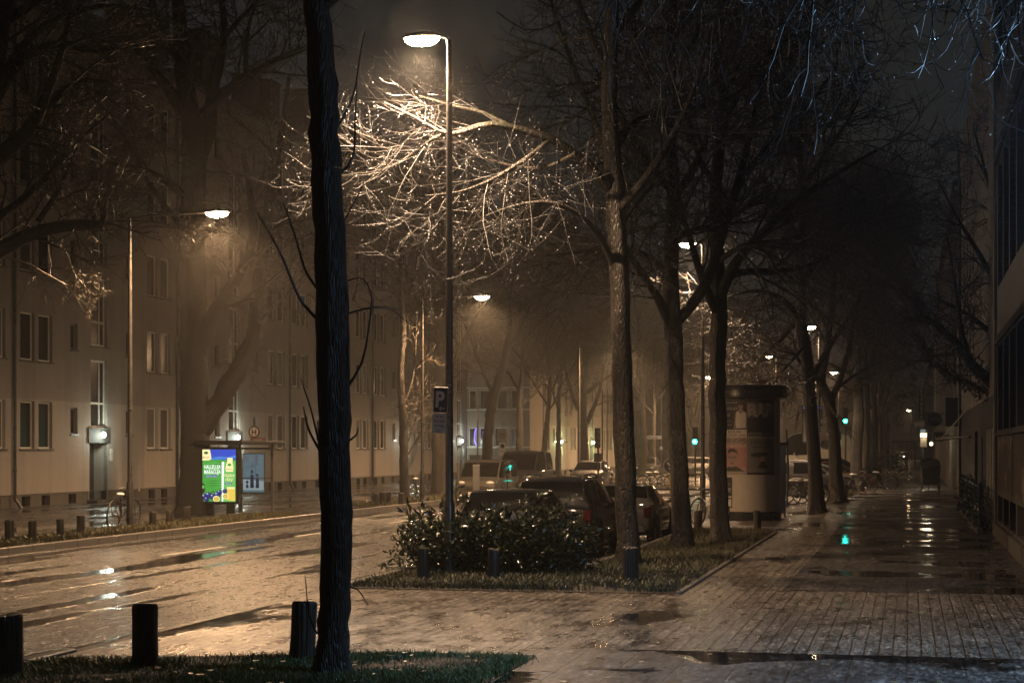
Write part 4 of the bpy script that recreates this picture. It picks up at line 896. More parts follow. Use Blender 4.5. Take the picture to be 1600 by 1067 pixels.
# --- tree beside the camera: drooping shoots hang into the top right of the view, lit cool by the wall lamp
g = np.random.default_rng(77); ta = Acc(); ca = Acc(); lim = []
P1, r1 = rough_tube(ta, [(1.15, 9.0, -.05), (1.12, 9.1, 1.5), (1.0, 9.3, 3), (.95, 9.4, 4.6), (.9, 9.5, 6.2), (.95, 9.6, 8.5)], [.2, .17, .16, .14, .1, .05], g, 16, flare=True)
for e, zz, rr_ in [((-2.6, 17.5, 6.0), 4.2, .085), ((-.6, 18.5, 6.3), 4.4, .08), ((1.2, 19, 6.2), 4.6, .075), ((-3.6, 15.5, 6.9), 5.2, .07), ((.4, 21.5, 6.9), 5.4, .07), ((-1.6, 21, 7.2), 5.8, .065), ((1.3, 15.5, 5.9), 4.2, .06), ((1.5, 22, 6.6), 5.6, .06)]:
    s0 = np.array([.95, 9.4, zz]); e = np.array(e); m1 = s0 * .66 + e * .34 + (0, 0, .75); m2 = s0 * .33 + e * .67 + (0, 0, .8)
    q, s = rough_tube(ta, [s0, m1, m2, e], [rr_, rr_ * .75, rr_ * .5, .012], g, 8, amp=.04); lim.append((q, s))
PP = np.array([resample(P, r, 12)[0] for P, r in lim]); RR = np.array([resample(P, r, 12)[1] for P, r in lim])
p, d, r, t = spawn(PP, RR, 12, .3, 1.0, R(30), R(80), g, .5)
B1, R1 = grow(p, d, .9 + .9 * g.random(len(p)), np.minimum(r * .5, .014), .5, 8, .12, [.06, 0, -.16, -.22, -.28, -.3, -.2, .1], g); ca.tub(B1, R1, 5, 1)
p, d, r, t = spawn(B1, R1, 7, .25, 1.0, R(25), R(70), g, .6)
B2, R2 = grow(p, d, .35 + .75 * g.random(len(p)), np.full(len(p), .0052), .7, 8, .11, [-.05, -.2, -.25, -.2, 0, .25, .35, .4], g); ca.tub(B2, R2, 4, 1)
p, d, r, t = spawn(B2, R2, 3, .2, .95, R(30), R(70), g, .6)
B3, R3 = grow(p, d, .12 + .25 * g.random(len(p)), np.full(len(p), .004), .7, 5, .12, [-.1, -.2, .2, .35, .4], g); ca.tub(B3, R3, 3, 1)
al = np.concatenate([B2[:, 2:].reshape(-1, 3), B3[:, 1:].reshape(-1, 3)]); drops(ca, al[g.integers(0, len(al), 1500)] - (0, 0, .006), .007, g, 2)
finish('tree beside the camera with long drooping shoots hanging into the top right corner', (1.15, 9.0, 0), ta, ca, 'trees on the building side of the pavement', wet=True, name='garden_tree')

# ------------------------------------------------------------------ grass, shrub
def grass(name, label, n, fx, h, mat='grass_blade', seed=3, w=.006, dens=None):
    g = np.random.default_rng(seed); x, y, zz = fx(g, n); n = len(x)
    a = g.random(n) * 6.283; L = h * (.45 + .9 * g.random(n)); lean = .25 + .6 * g.random(n); b = g.random(n) * 6.283
    dx, dy = np.cos(b) * lean * L, np.sin(b) * lean * L; sx, sy = np.cos(a) * w, np.sin(a) * w
    base = np.stack([x, y, zz], 1); mid = base + np.stack([dx * .35, dy * .35, L * .62], 1); tip = base + np.stack([dx, dy, L], 1); s = np.stack([sx, sy, np.zeros(n)], 1)
    V = np.stack([base - s, base + s, mid + s * .8, mid - s * .8, tip + s * .15, tip - s * .15], 1).reshape(-1, 3)
    i = np.arange(n)[:, None] * 6; Q = np.concatenate([i + [0, 1, 2, 3], i + [3, 2, 4, 5]])
    o = link(name, npmesh(name, V, Q, [M[mat]], smooth=False)); return tag(o, label, 'grass', None, 'stuff')
def rect(x0, x1, y0, y1, edge=.12, hole=None, zf=mz):
    def f(g, n):
        if hole: n = int(n * 1.1)
        x = x0 + (x1 - x0) * g.random(n); y = y0 + (y1 - y0) * g.random(n)
        cl = np.sin(x * 3.1 + np.sin(y * 2.3) * 1.7) + np.sin(y * 2.7 + x) + g.normal(0, .6, n); k = cl > -1.15
        x, y = x[k] + g.normal(0, edge, k.sum()) * .5, y[k] + g.normal(0, edge, k.sum()) * .5
        if hole: y = y - np.maximum(0, -4.7 - x) * .42 * (y - 2) / 14.5; j = (g.random(len(y)) < np.clip((16.25 - np.maximum(0, -4.7 - x) * .42 - y) / .5 + .15, 0, 1)); x, y = x[j], y[j]
        return x, y, np.full(len(x), .02)
    return f
grass('grass', 'short wet grass in the foreground verge around the close trunk', 80000, rect(-7.7, -3.45, 13.0, 16.5, hole=True), .055, seed=1, w=.004)
grass('grass', 'dull grass around the shrub and the parked cars', 30000, rect(-7.6, -3.1, 24.0, 27.9), .09, 'grass_blade_dull', 2)
grass('grass', 'grass under the dark trees beside the parked cars', 26000, rect(-4.95, -3.1, 27.9, 42.3), .09, 'grass_blade_dull', 4)
grass('grass', 'dull grass along the far kerb around the bollards', 26000, rect(-18.6, -17.35, 28, 49.4), .10, 'grass_blade_dull', 5, w=.009)
grass('grass', 'hazy grass along the far kerb beyond the bus stop', 14000, rect(-18.6, -17.35, 58, 110), .12, 'grass_blade_dull', 6, w=.014)
grass('grass', 'dark grass along the pavement under the dense trees', 12000, rect(-3.5, -2.1, 74, 130), .12, 'grass_blade_dull', 8, w=.014)
def shrub(label, c, rx, ry, h, n_stem, per, leafL, seed, flat_left=0, group=None):
    g = np.random.default_rng(seed); st = Acc(); lf = Acc()
    N = n_stem; a = g.random(N) * 6.283; q = np.sqrt(g.random(N)); bx, by = np.cos(a) * q * rx * .45, np.sin(a) * q * ry * .45
    out = np.stack([np.cos(a) * (.35 + q) * rx * .95 / h, np.sin(a) * (.35 + q) * ry * .9 / h, .35 + 1.0 * g.random(N)], 1)
    P, r = grow(np.stack([bx, by, np.full(N, .02)], 1), nrm(out), h * (.85 + .55 * g.random(N)) * (1 + .35 * np.abs(out[:, 0])), np.full(N, .011), .35, 8, .13, [.12, .06, .02, 0, -.03, -.05, -.03, .05], g)
    P[..., 2] = np.maximum(P[..., 2], .04); st.tub(P, r, 4)
    p, d, rr, t = spawn(P, r, 4, .35, 1, R(25), R(60), g); S, sr = grow(p, d, .18 + .3 * g.random(len(p)), np.full(len(p), .004), .5, 4, .12, [0, 0, .05, .1], g); st.tub(S, sr, 3)
    p1, d1, _, _ = spawn(S, sr, per, .1, 1, R(25), R(70), g); p2, d2, _, _ = spawn(P, r, per, .4, 1, R(30), R(75), g)
    p = np.concatenate([p1, p2]); d = np.concatenate([d1, d2]); d[:, 2] += .25; d = nrm(d); n = len(p)
    L = leafL * (.6 + .7 * g.random((n, 1))); side = nrm(np.cross(d, nrm(g.normal(0, 1, (n, 3)) + (0, 0, 1.2)))); up = nrm(np.cross(side, d)); w = L * .17
    m1 = p + d * L * .35; m2 = p + d * L * .7 + up * L * -.04; tip = p + d * L - up * L * .12
    V = np.stack([p, m1 + side * w + up * w * .3, m1, m1 - side * w + up * w * .3, m2 + side * w * .7, m2 - up * 0, m2 - side * w * .7, tip], 1).reshape(-1, 3)
    i = np.arange(n)[:, None] * 8; Q = np.concatenate([i + [0, 1, 2, 2], i + [0, 2, 3, 3], i + [1, 4, 5, 2], i + [2, 5, 6, 3], i + [4, 7, 5, 5], i + [5, 7, 6, 6]])
    lf.add(V, Q); t = thing('shrub', label, 'shrub', c, 0, group)
    link('stems', st.mesh('stems', [M['bark_smooth']]), t); link('foliage', lf.mesh('foliage', [M['bush_leaf']]), t); return t
shrub('wide glossy evergreen shrub in front of the parked black cars', (-6.26, 27.0, 0), 1.02, .68, .62, 300, 11, .105, 61)
shrub('dark shrub far along the pavement beneath the dense trees', (-2.0, 112, 0), 1.3, 3.0, 1.5, 60, 4, .24, 62)
# ------------------------------------------------------------------ street lamps
def post_lamp(label, x, y, Hh, arm, rz, power, group, far=False, head=.62, zb=0.0, tilt=0, col=WARM):
    """post with a flat head on a short or long arm; local +x is the arm direction"""
    t = thing('street_lamp', label, 'street lamp', (x, y, zb), rz, group)
    b = MB(); b.lathe((0, 0), [(.085, 0), (.085, 1.1), (.062, 1.18), (.058, 3.5), (.042, Hh)], 16); b.lathe((0, 0), [(.12, 0), (.12, .05), (.09, .12)], 16); b.build('pole', M['lamp_pole'], t, smooth=True)
    MB().bbox((-.035, -.095, .55), (.035, -.07, .95), .008).build('hatch', M['pole_metal'], t)
    for z in (2.9,): MB().lathe((0, 0), [(.075, z), (.075, z + .03)], 12).build('band', M['grey_metal'], t)
    tip = max(arm, .1); pts = [(0, 0, Hh - .12), (0.02, 0, Hh - .02), (tip * .35, 0, Hh + .03), (tip, 0, Hh + .06)]
    MB().tube(pts, [.036, .034, .03, .03], 10).build('arm', M['lamp_pole'], t, smooth=True)
    hb = MB(); hb.ell((tip + head / 2, 0, Hh + .05), (head / 2 + .03, .155, .10), nv=6, z0=0, z1=1); hb.build('lamp_head', M['lamp_pole'], t, smooth=True)
    MB().ell((tip + head / 2 + .02, 0, Hh + .048), (head / 2 - .03, .145, .17 if far else .13), nv=6, z0=-1, z1=0).build('lens', M['lamp_glow_far' if far else 'lamp_glow'], t, smooth=True)
    lp = (tip + head / 2, 0, Hh - .13)
    lamp_light('lamp_light', t, 'SPOT', lp, power, col, .11, 168 - tilt * 1.1, .5, (0, R(-tilt), 0))
    lamp_light('lamp_spill', t, 'POINT', (lp[0], lp[1], lp[2] - .02), power * .03, col, .11)
    return t
PW = 5200; PR = 3000
GRL = 'lamps on the parking side of the road'; GLL = 'lamps with long arms on the far side of the road'
def lamp_at(px, z): q = wpt(px, z, 0); return q.x, q.y
x, y = lamp_at(702, 27.2); post_lamp('nearest tall street lamp, carrying the blue parking sign', x, y, 8.15, .06, R(180), PR * 1.25, GRL, col=WHITER, tilt=10)
x, y = lamp_at(1098, 54.6); post_lamp('street lamp between the two dark trees left of the advertising column', x, y, 8.15, .05, R(180), PR, GRL, col=WHITER, tilt=24)
x, y = lamp_at(1280, 80); post_lamp('street lamp behind the crooked slim tree, with a mirror on its post', x, y, 7.35, .03, R(180), PR, GRL, col=WHITER, tilt=24)
x, y = lamp_at(1213, 121.5); post_lamp('street lamp glowing above the cap of the advertising column', x, y, 8.15, .0, R(180), PR * 2.6, GRL, True, tilt=24)
x, y = lamp_at(1311, 146); post_lamp('small street lamp right of the bending slim tree', x, y, 8.15, 0, R(180), PR * 2.6, GRL, True, tilt=24)
x, y = lamp_at(1275, 168); post_lamp('street lamp half behind the crooked slim tree', x, y, 8.15, 0, R(180), PR * 2.6, GRL, True, tilt=24)
x, y = lamp_at(1233, 236); post_lamp('tiny street lamp low beside the column cap', x, y, 8.15, 0, R(180), PR * 2.6, GRL, True, tilt=24)
x, y = lamp_at(1424, 290); post_lamp('lone distant street lamp at the end of the pavement', x, y, 8.15, 0, R(180), PW * .5, GRL, True, tilt=24)
for px, z, Hh, lb in [(203, 43.0, 7.5, 'street lamp with long arm beside the leaning bicycle'), (660, 65.2, 7.4, 'street lamp with long arm left of the nearest lamp post'), (905, 96, 7.4, 'street lamp with long arm over the many stemmed tree'),
                      (1063, 138, 7.4, 'street lamp with long arm seen left of the column over the green signal'), (1119, 160, 7.4, 'farthest street lamp with long arm, just left of the column cap')]:
    x, y = lamp_at(px, z); post_lamp(lb, x, y, Hh, 1.9, 0, PW * (1.8 if z > 90 else 1), GLL, z > 90)

# ------------------------------------------------------------------ bollards
def bollard(i, x, y, r, h, label, group, tilt=(0, 0)):
    g = np.random.default_rng(300 + i); n = 18; V = []; Fc = []
    prof = [(r * 1.02, -.03), (r, h * .3), (r * .99, h * .6), (r, h * .93), (r * .97, h * .965), (r * .90, h * .99), (r * .5, h * 1.0), (.001, h * 1.0 - .006)]
    ph = g.random(3) * 6
    for rr, z in prof:
        for k in range(n):
            a = 2 * math.pi * k / n; q = rr * (1 + .025 * math.sin(3 * a + ph[0]) + .02 * math.sin(7 * a + ph[1] + z * 3)); V.append((q * math.cos(a), q * math.sin(a), z + (.012 * math.sin(a + ph[2]) if z > h * .5 else 0)))
    for k in range(len(prof) - 1):
        for j in range(n): Fc.append((k * n + j, k * n + (j + 1) % n, (k + 1) * n + (j + 1) % n, (k + 1) * n + j))
    o = MB().add(V, Fc).build('wooden_bollard', M['old_wood'], None, smooth=True, loc=(x, y, 0)); o.rotation_euler = (tilt[0], tilt[1], g.random() * 6)
    return tag(o, label, 'bollard', group)
B1g, B2g, B3g = 'wooden bollards in the foreground verge', 'wooden bollards around the parked cars', 'wooden bollards on the far kerb'
nb_ = 0
for px, z, r, h, lb, gp, tl in [
    (14, 15.1, .115, .56, 'thick wooden bollard cut by the left edge of the foreground', B1g, (0, 0)), (227, 15.9, .115, .58, 'thick wooden bollard standing alone in the foreground grass', B1g, (0, 0)), (471, 16.3, .115, .57, 'thick wooden bollard leaning beside the close black trunk', B1g, (0, -.05)),
    (661, 26.1, .085, .50, 'dark bollard under the left end of the shrub', B2g, (0, 0)), (772, 26.0, .09, .50, 'dark bollard buried in the middle of the shrub', B2g, (0, 0)), (985, 25.6, .115, .55, 'thick bollard in front of the rough barked tree', B2g, (0, 0)),
    (1091, 42.3, .10, .50, 'bollard before the bicycle wheel, left of the dark tree', B2g, (0, .03)), (1184, 42.3, .09, .50, 'leaning bollard in front of the advertising column', B2g, (0, -.08)),
    (15, 36.6, .10, .50, 'bollard at the left end of the far row', B3g, (0, 0)), (51, 37.1, .085, .46, 'second bollard of the far row from the left edge', B3g, (0, 0)), (95, 38.7, .085, .45, 'third bollard of the far row, set apart from the next', B3g, (0, .03)), (126, 39.9, .09, .48, 'fourth bollard of the far row, nearest the bicycle', B3g, (0, 0)),
    (239, 43.7, .09, .42, 'first bollard right of the leaning bicycle', B3g, (0, 0)), (265, 45.1, .09, .41, 'middle bollard between the bicycle and the broad tree', B3g, (0, 0)), (292, 46.7, .10, .45, 'bollard against the foot of the broad tree', B3g, (0, 0)),
    (588, 61, .10, .42, 'bollard left of the thin tree, outermost of three', B3g, (0, 0)), (598, 61.8, .12, .45, 'bollard left of the thin tree, in the middle of three', B3g, (0, 0)), (608, 62.6, .10, .44, 'bollard left of the thin tree, nearest to it', B3g, (0, 0)), (627, 62.4, .1, .42, 'bollard pressed against the thin tree trunk', B3g, (0, 0)), (716, 68, .1, .5, 'hazy bollard right of the nearest lamp post', B3g, (0, 0)),
    (1320, 73, .12, .5, 'bollard at the foot of the bending slim tree', B2g, (0, 0)), (1347, 80, .11, .5, 'bollard before the dense dark trees', B2g, (0, 0))]:
    q = wpt(px, z, 0); bollard(nb_, q.x, q.y, r, h, lb, gp, tl); nb_ += 1

# ------------------------------------------------------------------ cars
def cat(p, n):
    p = np.array(p, float); m = len(p); out = []
    for k in range(n):
        x = (m - 1) * k / (n - 1); i = min(int(x), m - 2); f = x - i; a, b, c, d = p[max(i - 1, 0)], p[i], p[i + 1], p[min(i + 2, m - 1)]
        t1, t2 = .35 * (c - a), .35 * (d - b); h = f * f * (3 - 2 * f)
        out.append(b * (2 * f**3 - 3 * f**2 + 1) + t1 * (f**3 - 2 * f**2 + f) + c * (-2 * f**3 + 3 * f**2) + t2 * (f**3 - f**2))
    return np.array(out)
SH = {  # y, half width factor, belt height, top height, top half width factor (rear at 0, heights as a share of H)
 'hatch': ([(0, .86, .44, .47, .74), (.012, .93, .56, .60, .80), (.04, .96, .62, .66, .82), (.155, 1, .665, .975, .70), (.32, 1, .66, 1.0, .72), (.56, 1, .645, .975, .71), (.75, 1, .625, .68, .84), (.9, .96, .56, .60, .80), (.98, .86, .46, .49, .70), (1, .78, .40, .42, .62)], (2, 3), (5, 6), (2, 6)),
 'suv': ([(0, .88, .46, .50, .78), (.012, .94, .58, .61, .82), (.035, .97, .62, .66, .82), (.10, 1, .645, .95, .72), (.28, 1, .645, 1.0, .74), (.55, 1, .635, .985, .73), (.73, 1, .625, .68, .86), (.9, .97, .58, .62, .84), (.98, .88, .50, .53, .74), (1, .8, .42, .44, .66)], (2, 3), (5, 6), (2, 6)),
 'sedan': ([(0, .84, .46, .50, .74), (.012, .92, .60, .64, .80), (.10, .97, .66, .70, .84), (.17, 1, .66, .71, .84), (.30, 1, .655, .98, .68), (.42, 1, .65, 1.0, .70), (.55, 1, .645, .97, .69), (.72, 1, .625, .69, .84), (.92, .95, .55, .60, .80), (.985, .84, .46, .49, .70), (1, .76, .40, .42, .62)], (3, 4), (6, 7), (3, 7)),
 'van': ([(0, .90, .50, .56, .84), (.01, .97, .56, .62, .88), (.03, .985, .58, .64, .88), (.06, 1, .58, .96, .84), (.3, 1, .58, 1.0, .86), (.66, 1, .58, .985, .84), (.86, 1, .56, .60, .90), (.95, .96, .48, .52, .84), (.99, .88, .40, .43, .74), (1, .8, .36, .38, .66)], (2, 3), (5, 6), (2, 6))}
_CAR = {}
def car_meshes(kind, L, Wd, Hh, paint):
    k = (kind, L, Wd, Hh, paint)
    if k in _CAR: return _CAR[k]
    st, rw, ws, sw = SH[kind]; m = 6; n = (len(st) - 1) * m + 1; S = cat(st, n); w = Wd / 2
    rows = []
    for y, kw, zb, zt, wt in S:
        zb *= Hh; zt *= Hh; a = w * kw; zl = .20 + .10 * max(0, abs(y - .5) - .40) / .10
        half = [(a * .86, zl), (a * .97, zl + .05), (a, zl + .22), (a * .995, (zl + zb) / 2 + .08), (a * .965, zb - .03), (a * .945, zb), ((a * .945 + w * wt) / 2 + .012, (zb + zt) / 2), (w * wt, zt - .035), (w * wt * .93, zt - .008), (w * wt * .55, zt + .006), (0, zt + .012)]
        rows.append([(x, y * L, z) for x, z in half] + [(-x, y * L, z) for x, z in half[-2::-1]])
    V = np.array(rows); c = V.shape[1]; V2 = V.reshape(-1, 3); body = []; rwin = []; wsc = []; swin = {}
    for i in range(n - 1):
        for j in range(c - 1):
            f = (i * c + j, (i + 1) * c + j, (i + 1) * c + j + 1, i * c + j + 1); jj = min(j, c - 2 - j); s0 = i / m
            if 5 <= jj < 7 and sw[0] + .35 <= s0 < sw[1] - .2:
                pil = any(abs(s0 - q) < .09 for q in ((sw[0] + 1 if kind != 'sedan' else sw[0] + 1), (sw[0] + sw[1]) / 2 + .17)) or jj == 7
                (body if pil else swin.setdefault((j < c / 2, s0 > sw[0] + 1, s0 > (sw[0] + sw[1]) / 2 + .17), [])).append(f)
            elif jj >= 8 and rw[0] + .17 <= s0 < rw[1] - .1: rwin.append(f)
            elif jj >= 8 and ws[0] + .1 <= s0 < ws[1] - .1: wsc.append(f)
            else: body.append(f)
    body += [tuple(range(c - 1, -1, -1)), tuple(range((n - 1) * c, n * c))] + [(i * c, i * c + c - 1, (i + 1) * c + c - 1, (i + 1) * c) for i in range(n - 1)]
    def part(fs):
        ids = sorted({q for f in fs for q in f}); mp = {q: k2 for k2, q in enumerate(ids)}
        return MB().add(V2[ids], [tuple(mp[q] for q in f) for f in fs])
    B = part(body)
    Mx = {'body': B.mesh('body', M[paint]), 'rear_window': part(rwin).mesh('rear_window', M['car_glass']), 'windscreen': part(wsc).mesh('windscreen', M['car_glass']), }
    for q_, fs in swin.items(): Mx[('side_window', q_)] = part(fs).mesh('side_window', M['car_glass'])
    for me in Mx.values():
        me.polygons.foreach_set('use_smooth', [True] * len(me.polygons))
        try: me.set_sharp_from_angle(angle=R(38))
        except Exception: pass
    r = .305 if kind != 'suv' else .335
    prof = [(r * .62, -.10), (r * .93, -.105), (r, -.07), (r, .07), (r * .93, .105), (r * .62, .10)]
    tb = MB(); tb.lathe((0, 0), prof, 24); tb.xf(Matrix.Rotation(R(90), 4, 'Y')); Mx['tyre'] = tb.mesh('tyre', M['rubber'])
    rb = MB(); rb.lathe((0, 0), [(r * .64, -.085), (r * .60, -.06), (.05, -.05)], 20)
    for q in range(6):
        a = q * math.pi / 3; rb.tube([(.03 * math.cos(a), .03 * math.sin(a), -.075), (r * .6 * math.cos(a), r * .6 * math.sin(a), -.088)], .022, 5)
    Mx['rim_r'] = rb.mesh('rim', M['rim_metal']); 
    ar = MB(); ar.lathe((0, 0), [(r * 1.02, -.02), (r * 1.22, -.02), (r * 1.22, .012), (r * 1.02, .012)], 24, cap=False); ar.xf(Matrix.Rotation(R(90), 4, 'Y')); Mx['arch'] = ar.mesh('wheel_arch', M['black_plastic'])
    Mx['r'] = r; _CAR[k] = Mx; return Mx
def car(name, label, loc, rz, kind, L, Wd, Hh, paint, group=None, rails=False, antenna=False, lit=False, plate=True, catg='car', panel=False):
    t = thing(name, label, catg, loc, rz, group); mx = car_meshes(kind, L, Wd, Hh, paint); w = Wd / 2; r = mx['r']
    for nm in ('body', 'rear_window', 'windscreen'): link(nm, mx[nm], t)
    for k_ in mx:
        if isinstance(k_, tuple):
            o = link('side_panel' if panel and not (k_[1][1] and k_[1][2]) else 'side_window', mx[k_], t)
            if o.name.startswith('side_panel'): o.data = o.data.copy(); o.data.materials[0] = M[paint]
    for y in (.19 * L, .81 * L):
        for s in (-1, 1):
            o = link('wheel', mx['tyre'], t, loc=(s * (w - .09), y, r))
            rm = link('rim', mx['rim_r'], o); rm.rotation_euler = (0, R(90 * (1 if s < 0 else -1)) * 1, 0) if False else (0, R(90) if s < 0 else R(-90), 0); rm.location = (0, 0, 0)
            link('wheel_arch', mx['arch'], t, loc=(s * (w + .004), y, r + .02))
    zb = SH[kind][0][2][2] * Hh
    for s in (-1, 1):
        b = MB(); b.bbox((s * w * .90 - .10, -.012, zb - .24), (s * w * .90 + .055, .10, zb - .02), .02); b.build('tail_light', M['tail_red'], t, smooth=True)
        h = MB(); h.ell((s * w * .66, L * .975, .52 * Hh * .88), (.17, .09, .085)); h.build('headlight', M['headlight_glow' if lit else 'lens_clear'], t, smooth=True)
        b = MB(); b.ell((s * (w + .085), L * .645, zb + .07), (.085, .05, .065)); b.tube([(s * w * .93, L * .65, zb + .03), (s * (w + .05), L * .65, zb + .05)], .02, 6); b.build('mirror', M[paint], t, smooth=True)
        if rails: MB().tube([(s * w * .66, .13 * L, Hh * .985), (s * w * .665, .16 * L, Hh * 1.03), (s * w * .66, .40 * L, Hh * 1.045), (s * w * .655, .50 * L, Hh * 1.03), (s * w * .65, .53 * L, Hh * .985)], .022, 6).build('roof_rail', M['grey_metal'], t, smooth=True)
    b = MB(); b.bbox((-w * .84, -.06, .26), (w * .84, .04, .45), .035); b.build('rear_bumper', M['black_plastic'] if paint in ('car_black', 'car_dark') else M[paint], t, smooth=True)
    b = MB(); b.bbox((-w * .76, L - .05, .22), (w * .76, L + .045, .42), .035); b.build('front_bumper', M[paint], t, smooth=True)
    MB().bbox((-w * .42, L - .02, .46), (w * .42, L + .005, .56), .02).build('grille', M['black_plastic'], t)
    MB().box((-.25, -.082, .50), (.25, -.062, .60)).build('number_plate', M['sign_white'], t)
    MB().box((-.25, L + .046, .30), (.25, L + .056, .40)).build('number_plate', M['sign_white'], t)
    if antenna: MB().tube([(0, .26 * L, Hh * .99), (0.0, .235 * L, Hh + .32)], .009, 5).build('antenna', M['black_plastic'], t)
    return t
CG = 'cars parked along the near verge'
car('parked_car', 'low black hatchback parked right behind the shrub', (-6.62, 28.6, -.105), 0, 'hatch', 3.75, 1.66, 1.36, 'car_black', CG, antenna=True)
car('parked_car', 'dark off road car with roof rails, middle of the three parked cars', (-6.62, 33.0, -.105), 0, 'suv', 4.05, 1.72, 1.50, 'car_dark', CG, rails=True)
car('parked_car', 'pale saloon showing its right mirror behind the rough barked tree', (-6.15, 37.7, -.105), 0, 'sedan', 4.1, 1.68, 1.26, 'car_silver', CG)
CL = 'cars parked along the far kerb'
car('parked_car', 'light people carrier facing the camera on the far kerb', (-16.35, 71.5, -.115), R(180), 'van', 4.3, 1.75, 1.62, 'car_beige', CL)
car('parked_car', 'darker van standing right behind the light people carrier', (-16.3, 78.5, -.115), R(180), 'van', 4.6, 1.8, 1.95, 'car_grey', CL)
car('parked_car', 'small dark car facing the camera before the many stemmed tree', (-15.5, 90, -.115), R(180), 'hatch', 3.7, 1.65, 1.48, 'car_grey', CL)
CRg = 'cars parked nose out beside the pavement trees'
for k, (y, x, kd, Hh, pt, lb) in enumerate([(82.4, -6.6, 'suv', 1.45, 'car_beige', 'pale estate car broadside behind the heap of bicycles'), (85.4, -6.1, 'sedan', 1.32, 'car_silver', 'silver car second in the row facing the pavement trees'), (88.6, -5.7, 'hatch', 1.42, 'car_wine', 'wine red car third in the row facing the pavement trees'), (91.6, -5.5, 'suv', 1.55, 'car_dark', 'dark car behind the wine red one in the row')]):
    car('parked_car', lb, (x, y, -.1), R(-90), kd, 4.2, 1.7, Hh, pt, CRg, rails=(k == 0))
car('delivery_van', 'tall white van standing behind the row of parked cars', (-3.0, 104, -.115), R(90), 'van', 5.2, 2.0, 2.95, 'car_white', catg='van', panel=True)
car('moving_car', 'far white car with lit headlights at the end of the pavement', (-1.35, 296, .06), R(180), 'sedan', 4.2, 1.75, 1.4, 'car_white', lit=True)
for k, (px, z, lb) in enumerate([(1010, 118, 'hazy car edge with reflections behind the rough barked tree'), (1012, 108, 'hazy dark car beside the round pale bicycle wheel')]):
    pass
for px, z, lb, pt in [(1018, 135, 'left of three hazy cars under the green signal', 'car_grey'), (1100, 135, 'hazy car glinting green between the lamp post and dark tree', 'car_silver'), (1080, 140, 'hazy car under the green signal with green glints', 'car_silver'), (1237, 130, 'hazy pale car at the left of the banner frame', 'car_silver')]:
    q = wpt(px, z, -.115); car('parked_car', lb, q, R(180), 'hatch', 4.0, 1.7, 1.45, pt, 'hazy cars before the crossing')

# ------------------------------------------------------------------ bicycles
def bicycle_meshes():
    r = .34; mm = {}
    a = np.linspace(0, 2 * math.pi, 33)[:-1]; ring = np.stack([r * np.cos(a), np.zeros(32), r * np.sin(a)], 1)
    mm['tyre'] = MB().tube(ring, .021, 7, closed=True).mesh('tyre', M['rubber'])
    b = MB(); b.tube(ring * .93, .010, 5, closed=True)
    for k in range(14): q = 2 * math.pi * k / 14; b.tube([(.02 * math.cos(q + .4), (-1)**k * .025, .02 * math.sin(q + .4)), (r * .92 * math.cos(q), 0, r * .92 * math.sin(q))], .0022, 3)
    b.tube([(0, -.05, 0), (0, .05, 0)], .02, 8); mm['rim'] = b.mesh('rim', M['rim_metal'])
    f = MB(); BBk = (.43, 0, .28); SE = (.30, 0, .72); HD = (.86, 0, .78); HB = (.90, 0, .62)
    for p, q, w in ((BBk, SE, .016), (BBk, HB, .018), (SE, HD, .015), (SE, (.30, 0, .80), .013)): f.tube([p, q], w, 7)
    for s in (-.05, .05):
        f.tube([(0, s, .34), (BBk[0], s * .7, BBk[2])], .010, 5); f.tube([(0, s, .34), (SE[0], s * .4, SE[2])], .008, 5); f.tube([(1.05, s, .34), (.93, s * .9, .60), (.90, 0, .64)], .012, 6)
    f.tube([HB, HD, (.84, 0, .92)], .017, 7); mm['frame'] = f.mesh('frame', M['dark_metal'])
    h = MB(); h.tube([(.72, -.27, .93), (.80, -.20, .97), (.86, 0, .93), (.80, .20, .97), (.72, .27, .93)], .011, 6)
    for s in (-1, 1): h.tube([(.66, s * .28, .92), (.75, s * .25, .945)], .017, 6)
    mm['handlebar'] = h.mesh('handlebar', M['grey_metal'])
    s = MB(); s.ell((.27, 0, .835), (.14, .085, .05)); s.ell((.38, 0, .835), (.09, .03, .035)); mm['saddle'] = s.mesh('saddle', M['sign_white'])
    g = MB(); g.tube([(-.30, 0, .5), (-.22, 0, .64), (-.05, 0, .72), (.12, 0, .70), (.24, 0, .62)], [.02] * 5, 6); g.tube([(.72, 0, .58), (.85, 0, .69), (1.02, 0, .715), (1.18, 0, .66)], .018, 6); mm['mudguard'] = g.mesh('mudguard', M['black_plastic'])
    p = MB(); p.lathe((0, 0), [(.09, -.06), (.09, -.055)], 18); p.xf(Matrix.Translation(BBk) @ Matrix.Rotation(R(90), 4, 'X')); p.tube([(BBk[0], -.09, BBk[2]), (BBk[0] + .12, -.09, BBk[2] - .12), (BBk[0] + .12, -.17, BBk[2] - .12)], .012, 5); p.tube([(BBk[0], .07, BBk[2]), (BBk[0] - .12, .07, BBk[2] + .12), (BBk[0] - .12, .16, BBk[2] + .12)], .012, 5); mm['crank'] = p.mesh('crank', M['grey_metal'])
    k = MB(); k.tube([(-.12, 0, .74), (.28, 0, .74)], .009, 5); k.tube([(-.12, -.06, .74), (.25, -.06, .74)], .007, 4); k.tube([(-.12, .06, .74), (.25, .06, .74)], .007, 4); k.tube([(-.05, -.06, .74), (0, -.06, .36)], .006, 4); k.tube([(-.05, .06, .74), (0, .06, .36)], .006, 4); mm['carrier'] = k.mesh('carrier', M['dark_metal'])
    return mm
BM = bicycle_meshes()
